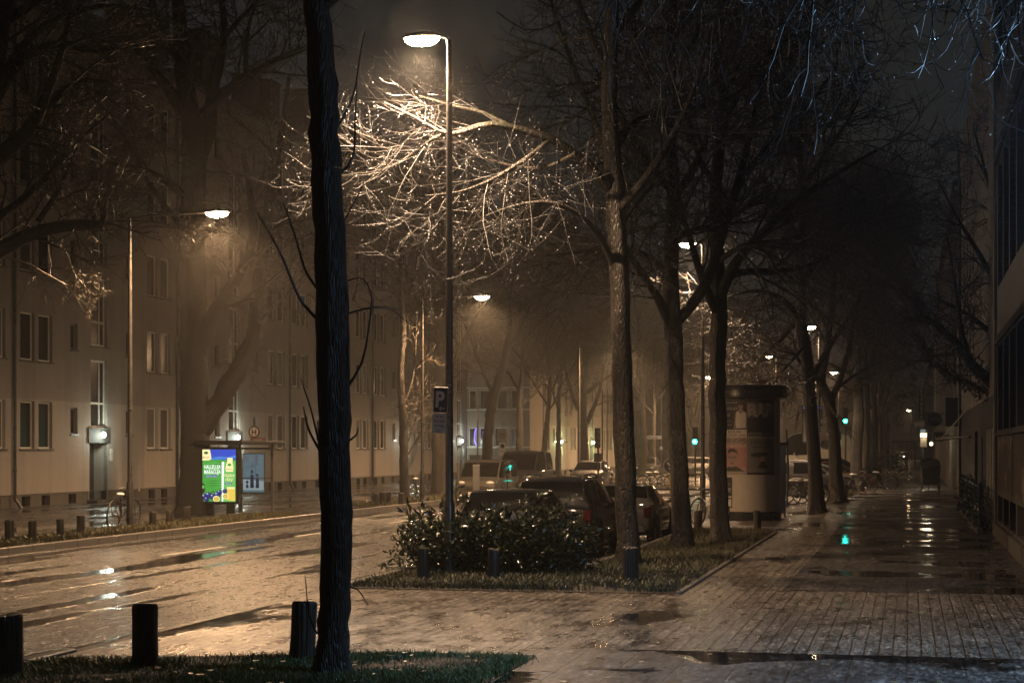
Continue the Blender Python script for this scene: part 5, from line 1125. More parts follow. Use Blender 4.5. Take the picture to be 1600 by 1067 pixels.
def bicycle(label, loc, rz, tilt=0.0, group=None):
    t = thing('bicycle', label, 'bicycle', loc, rz, group); t.rotation_euler = (tilt, 0, rz)
    for nm in ('frame', 'handlebar', 'saddle', 'mudguard', 'crank', 'carrier'): link(nm, BM[nm], t, smooth='all')
    for x in (0, 1.05): w = link('wheel', BM['tyre'], t, True, (x, 0, .34)); link('rim', BM['rim'], w, True)
    return t
q = wpt(176, 42.5, 0); bicycle('bicycle with a pale saddle leaning on the lamp with the long arm', (q.x, q.y, .03), R(88), .08)
q = wpt(648, 66, 0); bicycle('hazy bicycle seen end on beside the thin tree and lamp', (q.x, q.y - .4, .02), R(80), .03)
q = wpt(1126, 44.6, 0); bicycle('bicycle half hidden between the bollard and the straight dark tree', (q.x, q.y, .0), R(130), .05)
for k, (px, z, rz, tl, lb) in enumerate([(1226, 63.5, 10, .1, 'bicycle in the heap, left one next to the column'), (1238, 62.8, 25, -.08, 'bicycle in the middle of the heap before the pale estate car'), (1252, 64.2, -20, .15, 'bicycle in the heap nearest the crooked slim tree')]):
    q = wpt(px, z, 0); bicycle(lb, (q.x, q.y, 0), R(rz), tl, 'bicycles heaped before the parked cars')
for k, (px, z, rz, tl, lb) in enumerate([(1322, 78, 20, .1, 'dark bicycle leaning by the bending slim tree'), (1358, 86, -15, -.1, 'dark bicycle beside the dense trees')]):
    q = wpt(px, z, 0); bicycle(lb, (q.x, q.y, 0), R(rz), tl, 'bicycles under the dense trees')
for px, z, rz, lb in [(1005, 92, 5, 'hazy bicycle with a round pale wheel near the street name sign'), (1018, 93, -12, 'second hazy bicycle beside the one with the pale wheel')]:
    q = wpt(px, z, 0); bicycle(lb, (q.x, q.y, -.1), R(rz), .05, 'hazy bicycles at the crossing')
# covered cargo bicycle on the right
q = wpt(1453, 81.5, .06); t = thing('cargo_bicycle', 'covered cargo bicycle parked against the right hand house', 'bicycle', (q.x, q.y, .06), R(8))
b = MB(); b.add([(-.38, -.5, .34), (.36, -.5, .34), (.40, -.55, 1.16), (-.42, -.55, 1.0), (-.40, .6, .34), (.38, .6, .34), (.40, .55, 1.42), (-.25, .5, 1.46), (-.44, 0, 1.22), (.42, 0, 1.36)], [(0, 1, 2, 3), (5, 4, 7, 6), (1, 5, 6, 9, 2), (4, 0, 3, 8, 7), (3, 2, 9, 8), (8, 9, 6, 7), (4, 5, 1, 0)]); b.build('cover', M['black_plastic'], t)
b = MB(); b.bbox((-.34, -.45, .26), (.32, .55, .34), .02); b.tube([(.3, .5, .3), (.3, 1.2, .35)], .025, 6); b.build('frame', M['dark_metal'], t)
for x, y, r in ((-.40, -.1, .27), (.38, -.1, .27), (.1, 1.25, .33)):
    a = np.linspace(0, 2 * math.pi, 25)[:-1]; w = MB().tube(np.stack([np.zeros(24), r * np.cos(a), r * np.sin(a)], 1), .028, 7, closed=True).build('wheel', M['rubber'], t, True, (x, y, r + .02))
    MB().tube(np.stack([np.zeros(24), r * .9 * np.cos(a), r * .9 * np.sin(a)], 1), .014, 5, closed=True).build('rim', M['rim_metal'], w, True)

# ------------------------------------------------------------------ bus shelter, advert, stop sign
t = thing('bus_shelter', 'glass bus shelter with a flat dark roof on the far pavement', 'bus shelter', (-20.86, 51.0, 0))
b = MB(); b.bbox((-.25, -.35, 2.08), (1.35, 3.5, 2.2), .03); b.build('roof', M['dark_metal'], t)
for x, y in ((0, 3.0), (1.1, 3.0), (0, .2)): MB().bbox((x - .035, y - .035, 0), (x + .035, y + .035, 2.08), .008).build('post', M['grey_metal'], t)
for y in (.5, 1.2, 1.9): MB().tube([(.0, y, 1.93), (0, y, 2.09)], .012, 6).build('bracket', M['grey_metal'], t)
b = MB(); b.add([(x, y, z) for y in (2.985, 3.015) for x, z in ((.04, .16), (1.06, .16), (1.06, 1.99), (.04, 1.99), (.06, .20), (1.04, .20), (1.04, 1.93), (.06, 1.93))], [(0, 1, 5, 4), (1, 2, 6, 5), (2, 3, 7, 6), (3, 0, 4, 7), (8, 12, 13, 9), (9, 13, 14, 10), (10, 14, 15, 11), (11, 15, 12, 8), (0, 8, 9, 1), (1, 9, 10, 2), (2, 10, 11, 3), (3, 11, 8, 0), (4, 5, 13, 12), (5, 6, 14, 13), (6, 7, 15, 14), (7, 4, 12, 15)]); b.build('panel_frame', M['grey_metal'], t); MB().box((.06, 2.984, 1.0), (1.04, 3.012, 1.03)).build('crossbar', M['grey_metal'], t)
MB().box((.061, 2.994, .205), (1.039, 3.004, 1.925)).build('glass_panel', M['clear_glass'], t)
MB().box((.0, .25, .2), (.01, 2.95, 1.95)).build('glass_panel', M['clear_glass'], t)
b = MB(); b.bbox((.12, .9, .44), (.5, 2.7, .48), .012); b.box((.25, 1.2, 0), (.31, 1.26, .44)); b.box((.25, 2.4, 0), (.31, 2.46, .44)); b.build('bench', M['grey_metal'], t)
# lit route poster on the inside of the end panel
p = MB(); p.box((.08, 3.03, .55), (.82, 3.06, 1.80)); p.build('poster_case', M['grey_metal'], t)
p = MB(); y = 3.028; p.quadxz(.10, .80, .57, 1.78, y, 0)
for z in (1.70, 1.66, 1.60, 1.55): p.quadxz(.12, .30, z, z + .012, y - .003, 2)
for z in (1.72, 1.67, 1.62, 1.58): p.quadxz(.48, .62, z, z + .016, y - .003, 2)
for a in ([(.34, 1.5), (.46, 1.5), (.46, 1.42), (.38, 1.40), (.38, 1.3)], [(.52, 1.55), (.52, 1.1)], [(.14, 1.36), (.36, 1.36)], [(.56, 1.75), (.56, 1.45), (.66, 1.45)]):
    for (x0, z0), (x1, z1) in zip(a, a[1:]): p.box((min(x0, x1) - .005, y - .006, min(z0, z1) - .005), (max(x0, x1) + .005, y - .004, max(z0, z1) + .005), 1)
p.polyxz([(.10, .98), (.80, .92), (.80, .57), (.10, .57)], y - .003, 3)
for x, s_ in ((.40, 1.0), (.58, .9), (.24, .7)):
    p.polyxz([(x - .06 * s_, .70), (x + .07 * s_, .70), (x + .05 * s_, 1.0 * s_ + .1), (x - .01, 1.05 * s_ + .1), (x - .05 * s_, 1.0 * s_ + .1)], y - .005, 1)
    a = [(x + .045 * math.cos(k * .52), 1.10 * s_ + .12 + .05 * math.sin(k * .52)) for k in range(12)]; p.polyxz(a, y - .0052, 1)
p.quadxz(.10, .80, .57, .64, y - .006, 0)
p.build('route_poster', [M['map_pale'], M['map_dark'], M['map_red'], M['map_white']], t)
# backlit advert at the near end
t = thing('advert_panel', 'glowing green and blue juice advert at the near end of the shelter', 'advert', (-20.86, 50.9, 0))
MB().bbox((-.09, .0, .28), (1.16, .20, 2.0), .025).build('case', M['dark_metal'], t)
b = MB(); b.bbox((.75, .04, 0), (1.0, .16, .28), .01); b.build('foot', M['dark_metal'], t); MB().bbox((.08, .04, 0), (.33, .16, .28), .01).build('foot', M['dark_metal'], t)
p = MB(); y = -.004; X0, X1, Z0, Z1 = .0, 1.07, .36, 1.93
names = ['ad_green', 'ad_sky', 'ad_sky_pale', 'ad_green_pale', 'ad_green_dark', 'ad_white', 'ad_cream', 'ad_yellow', 'ad_navy', 'ad_plum', 'ad_red', 'ad_dark']; ix = {n: k for k, n in enumerate(names)}
p.quadxz(X0, X1, Z0, 1.62, y, ix['ad_green']); p.quadxz(X0, X1, 1.62, Z1, y, ix['ad_sky'])
def blob(x, z, rx, rz, m, dy, n=18, a0=0): p.polyxz([(min(X1, max(X0, x + rx * math.cos(a0 + 2 * math.pi * k / n))), min(Z1, max(Z0, z + rz * math.sin(a0 + 2 * math.pi * k / n)))) for k in range(n)], y - dy, ix[m])
p.polyxz([(.26, 1.66), (.5, 1.72), (.8, 1.70), (X1, 1.76), (X1, 1.68), (.7, 1.64), (.26, 1.62)], y - .002, ix['ad_sky_pale'])
g_ = np.random.default_rng(9)
for k in range(26):
    z = 1.56 - .036 * k; x = g_.random() * .5; p.polyxz([(x, z), (x + .25, z + .012), (x + .5, z + .004), (x + .42, z - .008), (x + .12, z - .01)], y - .002, ix['ad_green_pale' if k % 2 else 'ad_green_dark'])
# badge, headline
p.polyxz([(.0, 1.93), (.24, 1.93), (.27, 1.80), (.29, 1.64), (.20, 1.60), (.0, 1.60)], y - .004, ix['ad_cream']); blob(.12, 1.83, .07, .04, 'ad_green_dark', .006); p.quadxz(.112, .128, 1.77, 1.82, y - .006, ix['ad_green_dark'])
p.text('RAUCH', .02, 1.665, .05, y - .006, ix['ad_green_dark'], w=.22); p.quadxz(.012, .03, 1.665, 1.715, y - .007, ix['ad_red'])
p.text('HALLELUJA', .06, 1.345, .125, y - .006, ix['ad_white'], w=.53, bold=.02); p.text('MARACUJA', .06, 1.195, .125, y - .006, ix['ad_white'], w=.53, bold=.02)
p.polyxz([(.09, 1.085), (.50, 1.10), (.49, 1.16), (.09, 1.145)], y - .004, ix['ad_plum']); p.text('MARACUJA NEKTAR', .115, 1.10, .028, y - .006, ix['ad_white'], w=.36)
# juice carton
p.polyxz([(.62, Z0), (1.05, Z0), (1.05, 1.56), (.62, 1.56)], y - .003, ix['ad_green_pale']); p.polyxz([(.80, 1.54), (.97, 1.54), (.97, 1.68), (.80, 1.68)], y - .004, ix['ad_cream'])
p.polyxz([(.62, Z0), (.67, Z0), (.70, 1.56), (.62, 1.56)], y - .004, ix['ad_white']); p.polyxz([(.76, 1.26), (.98, 1.26), (1.0, 1.36), (.96, 1.56), (.79, 1.56), (.74, 1.36)], y - .005, ix['ad_cream'])
blob(.87, 1.47, .06, .04, 'ad_green', .007); p.text('RAUCH', .78, 1.315, .045, y - .007, ix['ad_green_dark'], w=.19)
p.text('happy', .67, 1.115, .115, y - .007, ix['ad_cream'], w=.37); p.text('day', .74, .985, .115, y - .007, ix['ad_cream'], w=.25)
p.polyxz([(.72, .88), (.96, .89), (.95, .94), (.72, .93)], y - .005, ix['ad_plum']); p.text('MARACUJA', .745, .895, .026, y - .007, ix['ad_white'], w=.18)
p.polyxz([(.80, .40), (1.05, .38), (1.04, .80), (.79, .80)], y - .006, ix['ad_yellow']); p.polyxz([(.79, .74), (1.04, .74), (1.04, .80), (.79, .80)], y - .007, ix['ad_cream'])
for x, z, r in ((.06, .50, .10), (.19, .55, .11), (.33, .50, .10), (.47, .56, .11), (.55, .68 - .05, .09), (.14, .42, .08), (.42, .43, .09), (.72, .68, .08)): blob(x, z, r, r * .9, 'ad_navy', .008); blob(x - .025, z + .03, r * .55, r * .4, 'ad_plum', .0085); blob(x - .03, z + .045, r * .18, r * .13, 'ad_white', .009)
for x, z, r in ((.45, .44, .11), (.74, .52, .10)): blob(x, z, r, r * .85, 'ad_cream', .0095); blob(x, z, r * .78, r * .64, 'ad_yellow', .010)
for k in range(12): blob(.45 + .06 * math.cos(k * 2.4), .44 + .05 * math.sin(k * 2.4) * (.4 + .05 * k), .009, .011, 'ad_dark', .0105, 8); blob(.74 + .05 * math.cos(k * 2.4), .52 + .045 * math.sin(k * 2.4), .009, .011, 'ad_dark', .0105, 8)
p.polyxz([(.0, .58), (.09, .66), (.08, .86), (.04, .92), (.0, .9)], y - .009, ix['ad_dark']); blob(.03, .80, .04, .05, 'ad_green_pale', .011); p.polyxz([(.26, .60), (.38, .64), (.36, .70), (.30, .66)], y - .009, ix['ad_green_dark'])
p.build('poster', [M[n] for n in names], t)
# stop sign on a short mast
t = thing('bus_stop_sign', 'round stop sign with a letter H above the shelter roof', 'sign', (-19.85, 52.6, 2.205))
MB().tube([(0, .03, 0), (0, .03, .46)], .02, 8).build('mast', M['grey_metal'], t)
b = MB(); b.disc((0, 0, .27), .185, .02, mi=0); b.disc((0, -.006, .27), .165, .005, mi=1); b.disc((0, -.010, .27), .140, .003, mi=2); b.text('H', -.075, .18, .18, -.014, 1, w=.15, bold=.03); b.build('disc', [M['frame_dark'], M['sign_black'], M['sign_white']], t)
b = MB(); b.bbox((-.12, -.01, -.02), (.36, .02, .09), .006, 0); b.text('Haltestelle', -.02, .01, .05, -.014, 1, w=.3); b.build('name_plate', [M['paint_red_dull'], M['sign_white']], t)

# ------------------------------------------------------------------ advertising column
cx_, cy_ = -4.30, 50.3; t = thing('advertising_column', 'round advertising column with concert bills and a dark cap', 'advertising column', (cx_, cy_, 0))
RC = .80
MB().lathe((0, 0), [(.84, -.03), (.84, .2), (.80, .22)], 48).build('base', M['dark_metal'], t, smooth=True)
MB().lathe((0, 0), [(RC, .22), (RC, 3.33)], 64).build('shaft', M['column_white'], t, smooth=True)
b = MB(); b.lathe((0, 0), [(.86, 3.33), (1.0, 3.36), (1.0, 3.66), (.97, 3.70), (.3, 3.74)], 64); b.build('cap', M['dark_metal'], t, smooth=True)
def bend(mb, a0, R_, n=0):
    """wrap a bill drawn in x-z (front at y<=0) round the column; x is arc length, a0 = azimuth of x=0 seen from -y"""
    out = []
    for x, yy, z in mb.v: a = a0 + x / R_; rr = R_ - yy; out.append((rr * math.sin(a), -rr * math.cos(a), z))
    mb.v = out; return mb
def bquad(p, x0, x1, z0, z1, y, mi):
    n = max(1, int((x1 - x0) / .06))
    for k in range(n): p.quadxz(x0 + (x1 - x0) * k / n, x0 + (x1 - x0) * (k + 1) / n, z0, z1, y, mi)
VA = math.atan2(-cx_, cy_)                       # the camera's direction as seen from the column axis
BM_ = [M[k] for k in ('bill_dark', 'bill_white', 'bill_grey', 'bill_pink', 'bill_skin', 'bill_pale')]
def bpoly(p, pts, y, mi):
    """flat outline cut into narrow upright strips so that it can follow the round column"""
    x0, x1 = min(q[0] for q in pts), max(q[0] for q in pts); n = max(1, int((x1 - x0) / .05))
    def clip(P, s_, lim):
        out = []
        for (ax, az), (bx, bz) in zip(P, P[1:] + P[:1]):
            ia, ib = s_ * (ax - lim) >= 0, s_ * (bx - lim) >= 0
            if ia: out.append((ax, az))
            if ia != ib: f = (lim - ax) / (bx - ax); out.append((lim, az + f * (bz - az)))
        return out
    for k in range(n):
        c = clip(clip(list(pts), 1, x0 + (x1 - x0) * k / n), -1, x0 + (x1 - x0) * (k + 1) / n)
        if len(c) > 2: p.polyxz(c, y, mi)
# top left bill: man in a white shirt
p = MB(); bquad(p, 0, .86, 2.28, 3.3, -.002, 0); bquad(p, 0, .86, 2.28, 2.48, -.004, 1)
for k, (z, h, w, x, s_) in enumerate([(3.20, .05, .5, .1, 'KONZERT'), (3.10, .04, .32, .1, 'DIE NEUEN'), (3.02, .07, .5, .1, 'KARRUST'), (2.93, .03, .28, .1, 'live und mehr'), (2.84, .07, .24, .1, 'LIVE'), (2.70, .04, .3, .1, 'TOUR'), (2.60, .03, .3, .1, 'mit Band')]): p.text(s_, x, z, h, -.006, 1 if k % 2 == 0 else 5, w=w)
p.text('KÖLN', .26, 2.385, .075, -.007, 0, w=.42, bold=.02); p.text('LANXESS arena', .24, 2.30, .06, -.007, 0, w=.58, bold=.01); p.text('MI 30', .03, 2.36, .05, -.007, 0, w=.15)
bpoly(p, [(.55, 2.52), (.84, 2.52), (.85, 2.92), (.78, 2.99), (.68, 3.0), (.58, 2.98), (.53, 2.9)], -.008, 1); bpoly(p, [(.62, 2.98), (.67, 2.92), (.73, 2.92), (.77, 2.98), (.74, 3.05), (.65, 3.05)], -.009, 4); bpoly(p, [(.48, 2.5), (.53, 2.5), (.56, 2.92), (.52, 2.86)], -.0085, 4)
bpoly(p, [(.695 + .07 * math.cos(k * .524), 3.12 + .10 * math.sin(k * .524)) for k in range(12)], -.010, 4); bpoly(p, [(.695 + .075 * math.cos(k * .45), 3.15 + .075 * math.sin(k * .45)) for k in range(8)], -.0105, 0)
bend(p, -.86 / RC - VA + .02, RC).build('bill', BM_, t)
p = MB(); bquad(p, 0, .84, 2.28, 3.3, -.002, 0); p.text('NIEDECKENS', .03, 3.22, .07, -.005, 2, w=.78); bquad(p, 0, .84, 2.88, 3.2, -.003, 2)
p.text('BAP', .02, 2.84, .36, -.006, 5, w=.72, bold=.05); bquad(p, .02, .4, 2.30, 2.40, -.004, 2); p.text('LIVE', .05, 2.32, .06, -.006, 0, w=.28); p.text('KÖLN', .42, 2.31, .08, -.006, 2, w=.3)
bend(p, -VA + .03, RC).build('bill', BM_, t)
p = MB(); bquad(p, 0, .86, 1.24, 2.26, -.002, 3); bquad(p, 0, .86, 2.09, 2.26, -.003, 5); p.text('BRYAN ADAMS', .01, 2.12, .12, -.006, 3, w=.84, bold=.02); p.text('BRYAN ADAMS', .01, 2.12, .12, -.0065, 0, w=.84); p.text('THE ULTIMATE TOUR', .01, 1.99, .075, -.006, 1, w=.84, bold=.02); bquad(p, 0, .86, 1.24, 1.33, -.004, 5)
p.text('Arena Köln 30. Mai', .04, 1.26, .045, -.006, 3, w=.78)
hd = [(.30, 1.45), (.40, 1.44), (.52, 1.46), (.58, 1.58), (.60, 1.72), (.58, 1.86), (.48, 1.93), (.36, 1.93), (.27, 1.86), (.25, 1.72), (.26, 1.58)]
bpoly(p, hd, -.007, 4); bpoly(p, [(.24, 1.74), (.27, 1.86), (.25, 1.9), (.34, 1.96), (.48, 1.96), (.59, 1.9), (.61, 1.74), (.57, 1.84), (.42, 1.87), (.30, 1.84)], -.008, 0); bpoly(p, [(.06, 1.33), (.22, 1.42), (.34, 1.48), (.42, 1.44), (.52, 1.48), (.66, 1.42), (.80, 1.33)], -.0065, 0)
for x in (.34, .50): bpoly(p, [(x - .08, 1.68), (x + .07, 1.68), (x + .06, 1.76), (x - .07, 1.76)], -.009, 2)
bpoly(p, [(.36, 1.54), (.49, 1.54), (.48, 1.56), (.37, 1.56)], -.009, 0); bpoly(p, [(.41, 1.60), (.45, 1.60), (.43, 1.70)], -.009, 2); p.text('15', .72, 1.36, .08, -.008, 1, w=.1)
bend(p, -.86 / RC - VA + .02, RC).build('bill', BM_, t)
p = MB(); bquad(p, 0, .84, 1.24, 2.26, -.002, 2); bquad(p, 0, .84, 1.24, 1.30, -.003, 0); p.text('YAMATO', .08, 2.06, .13, -.005, 0, w=.66); bquad(p, .15, .7, 1.98, 2.0, -.004, 0)
bpoly(p, [(.10, 1.80), (.30, 1.86), (.55, 1.84), (.60, 1.78), (.42, 1.74), (.46, 1.62), (.56, 1.5), (.62, 1.42), (.30, 1.42), (.38, 1.58), (.34, 1.72), (.12, 1.74)], -.006, 0); bpoly(p, [(.36, 1.6), (.5, 1.62), (.47, 1.74), (.38, 1.74)], -.007, 3); p.text('Philharmonie', .18, 1.33, .04, -.005, 5, w=.5)
bend(p, -VA + .03, RC).build('bill', BM_, t)
p = MB(); bquad(p, 0, .32, .32, 1.16, -.004, 0); bquad(p, .03, .29, .36, .56, -.006, 1); bquad(p, .02, .3, .60, .64, -.006, 1); bquad(p, .03, .28, .82, .86, -.006, 5); p.text('KASSEL', .03, .76, .045, -.007, 1, w=.25); p.text('MESSE', .03, .95, .045, -.007, 5, w=.22)
bend(p, -.76 / RC - VA + .02, RC).build('bill', BM_, t)
p = MB(); p.text('STROER', 0, 3.46, .10, -.004, 0, w=.5)
for k in range(5): p.polyxz([(.95 + .11 * k + .018 * math.cos(j), 3.51 + .018 * math.sin(j)) for j in range(6)], -.004, 0)
bend(p, -.95 - VA, 1.0).build('cap_lettering', M['bill_grey'], t)

# ------------------------------------------------------------------ signs
q = wpt(690.5, 27.1, 0); t = thing('parking_sign', 'blue parking sign with white note below on the nearest lamp post', 'sign', (q.x, q.y - .10, 1.95 + (HOR - 645) / 103), TH * .6)
t.rotation_euler = (0, R(2), TH * .6)
b = MB(); b.bbox((-.112, 0, 0), (.112, .012, .39), .008, 0); b.bbox((-.104, -.004, .008), (.104, -.002, .382), .0009, 1)
b.text('P', -.075, .09, .235, -.008, 2, w=.135, bold=.035); b.box((-.005, -.0075, .058), (.075, -.006, .070), 2); b.polyxz([(-.02, .064), (.012, .094), (.02, .086), (-.002, .064), (.02, .042), (.012, .034)], -.0075, 2); b.build('sign_plate', [M['sign_white'], M['sign_blue'], M['sign_white']], t)
b = MB(); b.bbox((-.118, 0, -.31), (.098, .012, -.012), .008, 0)
for s_, z, w in (('nur mit', -.075, .12), ('Parkschein', -.145, .17), ('werktags', -.212, .15)): b.text(s_, -.01 - w / 2, z, .042, -.005, 1, w=w)
b.bbox((-.055, -.006, -.30), (.03, -.001, -.235), .0008, 2); b.text('8-21', -.05, -.29, .045, -.009, 1, w=.075); b.build('note_plate', [M['sign_white'], M['sign_black'], M['frame_white']], t)
b = MB(); b.box((-.05, .012, .30), (.19, .03, .33)); b.box((-.05, .012, -.2), (.19, .03, -.17)); b.build('bracket', M['grey_metal'], t)

def post(t, h, r=.03, mat='grey_metal'): MB().tube([(0, .03, 0), (0, .03, h)], r, 8).build('post', M[mat], t)
q = wpt(785, 84, 0); t = thing('speed_sign', 'hazy rectangular sign reading 30 behind the light people carrier', 'sign', q); post(t, 3.2)
b = MB(); b.box((-.23, 0, 2.3), (.23, .02, 2.86), 0); b.disc((0, -.004, 2.62), .20, .003, mi=1); b.disc((0, -.008, 2.62), .165, .003, mi=0); b.text('30', -.11, 2.55, .15, -.012, 2, w=.22); b.build('sign_plate', [M['bill_pale'], M['bill_grey'], M['sign_black']], t)
b = MB(); b.box((-.16, 0, 1.86), (.16, .02, 2.26), 0); b.disc((0, -.005, 2.08), .1, .004, mi=1); b.build('small_plate', [M['sign_white'], M['sign_black']], t); MB().box((-.2, 0, 1.62), (.2, .02, 1.83)).build('note_plate', M['sign_white'], t)
q = wpt(746, 68, 0); t = thing('ticket_machine', 'slim pole and upright cabinet left of the light people carrier', 'ticket machine', q); post(t, 3.6, .03, 'dark_metal'); MB().bbox((-.16, -.12, 0), (.10, .02, 1.35), .02).build('cabinet', M['grey_metal'], t)
q = wpt(715, 67.5, 0); t = thing('marker_post', 'thin leaning metal post by the hazy bollard', 'post', q); MB().tube([(0, 0, 0), (.02, 0, 1.42)], .05, 8).build('post', M['concrete'], t); MB().tube([(.02, 0, 1.42), (.02, 0, 1.46)], .055, 8).build('cap', M['grey_metal'], t)
q = wpt(1033, 86, 0); t = thing('street_name_sign', 'pale street name plate on a hazy pole', 'sign', q); post(t, 4.6); b = MB(); b.box((-.68, 0, 2.42), (.02, .02, 2.58), 0); b.text('Rheinstr.', -.6, 2.46, .08, -.006, 1, w=.5); b.build('name_plate', [M['sign_white'], M['sign_black']], t); MB().box((-.06, -.01, 1.9), (.06, .02, 2.05)).build('small_plate', M['sign_white'], t)
q = wpt(1048, 78, 0); t = thing('arrow_sign', 'round blue sign with a white arrow on the traffic island', 'sign', q); MB().bbox((-.07, .02, 0), (.07, .08, 1.0), .02).build('post', M['sign_yellow'], t)
b = MB(); b.disc((0, 0, 1.2), .32, .02, mi=0); b.disc((0, -.005, 1.2), .30, .004, mi=1); v = [(-.17, 1.33), (-.13, 1.37), (.07, 1.17), (.07, 1.27), (.13, 1.27), (.13, 1.06), (-.08, 1.06), (-.08, 1.12), (.02, 1.12)]; b.polyxz(v, -.009, 0); b.build('disc', [M['sign_white'], M['sign_blue']], t)
# traffic signals
def signal(label, px, z, Zs, lit, arm=True, mat='dark_metal', side=0):
    q = wpt(px, z, 0); t = thing('traffic_light', label, 'traffic light', q, 0, 'traffic lights at the crossing'); MB().tube([(0, .1, 0), (0, .1, Zs + .5)], .045, 8).build('post', M[mat], t)
    MB().bbox((-.13, -.12, Zs - .17), (.13, .06, Zs + .75), .02).build('signal_head', M['black_plastic'], t)
    for k in range(3):
        b = MB(); b.disc((0, -.135, Zs + .26 * k), .115, .012, sz=1.0); b.build('lens', M['green_glow'] if (lit and k == 0) else M['black_plastic'], t)
        b = MB(); a = np.linspace(-.3, math.pi + .3, 11); V = [(.11 * math.cos(c), y_, Zs + .26 * k + .11 * math.sin(c)) for y_ in (-.12, -.28) for c in a]; b.add(V, [(i, i + 1, 12 + i, 11 + i) for i in range(10)]); b.build('hood', M['black_plastic'], t)
    if lit: lamp_light('signal_light', t, 'SPOT', (0, -.3, Zs), 120, (.03, 1.0, .62), .09, 70, .8, (R(82), 0, 0))
    return t
signal('traffic light shining green right of the rough forked tree', 1086, 92, 2.32, True)
signal('traffic light shining green high between the dark trees', 1321, 100, 3.5, True)
t = signal('unlit traffic light seen from behind above the small dark car', 934, 82, 2.15, False); MB().bbox((-.16, -.1, 1.35), (.16, .12, 1.75), .02).build('pedestrian_head', M['black_plastic'], t)
q = wpt(941, 110, 0); t = thing('catenary_mast', 'thin mast with a curved bracket behind the unlit traffic light', 'mast', q); post(t, 5.6, .05, 'dark_metal'); MB().tube([(0, .03, 5.2), (.5, .03, 5.15), (1.0, .03, 4.8), (1.3, .03, 4.3)], .025, 6).build('bracket', M['dark_metal'], t)
q = wpt(1047, 66, 0); t = thing('barrier_rail', 'low dark barrier rail crossing behind the forked tree', 'barrier', (q.x, q.y, 0)); b = MB(); b.bbox((-1.6, 0, .42), (2.3, .08, .50), .015); b.build('rail', M['dark_metal'], t)
for x in (-1.4, .4, 2.1): MB().bbox((x, .0, -.1), (x + .07, .07, .42), .01).build('post', M['dark_metal'], t)
# banner frame, mirror, small signs near the far lamp
q = wpt(1269, 88, 0); t = thing('banner_frame', 'tall dark advert frame with two small blue lamps at its top', 'advert', (q.x, q.y, 0)); Zb = 1.95 + (HOR - 691) / 31.8; Zt = 1.95 + (HOR - 634) / 31.8
MB().bbox((-.50, 0, Zb), (.50, .16, Zt), .02).build('frame', M['dark_metal'], t); MB().box((-.43, -.004, Zb + .06), (.43, -.002, Zt - .06)).build('panel', M['bill_grey'], t); MB().bbox((-.06, .03, 0), (.06, .13, Zb), .01).build('post', M['dark_metal'], t)
for x in (-.3, .3): MB().box((x - .14, -.012, Zt - .11), (x + .14, -.005, Zt - .07)).build('lamp', M['blue_spot'], t)
q = wpt(1286, 79.6, 0); t = thing('traffic_mirror', 'round mirror in a pale tilted housing on the lamp post behind the crooked tree', 'mirror', (q.x, q.y, 2.35), R(0)); b = MB(); b.polyxz([(-.18, -.35), (.18, -.10), (.26, .12), (.02, .42), (-.14, .36)], -.06, 0, .08); b.build('housing', M['bill_pale'], t); b = MB(); b.disc((.12, -.1, -.22), .22, .03); b.build('mirror_disc', M['car_glass'], t)
for px, z, lb, s_ in [(1286.5, 79.4, 'small blue note sign above the mirror on the far lamp post', 2.35 + .75), (1287, 79.3, 'small blue note sign just below the other on the far lamp post', 2.35 + .42)]:
    q = wpt(px, z, s_); b = MB(); b.box((-.11, 0, 0), (.11, .015, .15), 0); b.box((-.08, -.004, .09), (.08, -.001, .12), 1); b.box((-.08, -.004, .04), (.05, -.001, .06), 1); o = b.build('note_sign', [M['frame_white'], M['sign_blue']], None, loc=q); tag(o, lb, 'sign', 'small note signs on the far lamp post')
q = wpt(1309.5, 96, 0); t = thing('parking_sign', 'small hazy blue parking sign behind the bending slim tree', 'sign', q); post(t, 2.95); b = MB(); b.box((-.17, 0, 2.45), (.17, .02, 2.9), 0); b.text('P', -.08, 2.52, .3, -.006, 1, w=.17, bold=.03); b.build('sign_plate', [M['sign_blue'], M['sign_white']], t); MB().box((-.17, 0, 2.1), (.17, .02, 2.42)).build('note_plate', M['sign_white'], t)

# ------------------------------------------------------------------ along the right-hand houses
t = thing('fence', 'low dark garden fence with ivy before the recessed house front', 'fence', (1.6, 42.6, 0))
b = MB()
for y in np.arange(0, 14.2, .14): b.box((-.01, y, .12), (.01, y + .02, 1.12))
b.box((-.015, 0, 1.05), (.015, 14.2, 1.08)); b.box((-.015, 0, .22), (.015, 14.2, .25)); b.build('railing', M['dark_metal'], t)
for y in (0, 2.8, 5.6, 8.4, 11.2, 14.1): MB().bbox((-.035, y, 0), (.035, y + .07, 1.18), .008).build('post', M['dark_metal'], t)
b = MB(); b.bbox((-.08, -.1, -.05), (.08, 14.3, .13), .02); b.build('kerb_base', M['concrete'], t)
a = Acc(); g = np.random.default_rng(3); pts = np.stack([g.normal(.05, .1, 3500), g.random(3500) * 14.2, .1 + np.abs(g.normal(0, .42, 3500))], 1); leaves(a, pts[pts[:, 2] < 1.25], .07, g, 0); link('ivy', a.mesh('ivy', [M['ivy_leaf']]), t)
q = wpt(1510, 55.4, 0); t = thing('graffiti_stele', 'slim pale upright slab with black graffiti letters by the fence', 'stele', (q.x, q.y, 0), TH * .3); MB().bbox((-.12, 0, 0), (.12, .12, .97), .01).build('slab', M['sign_white'], t)
b = MB(); b.text('R', -.07, .62, .26, -.004, 0, w=.12, bold=.01, shear=-.15); b.tube([(-.07, -.006, .86), (.03, -.006, .9), (.07, -.006, .82), (0, -.006, .74), (.07, -.006, .6)], .010, 5)
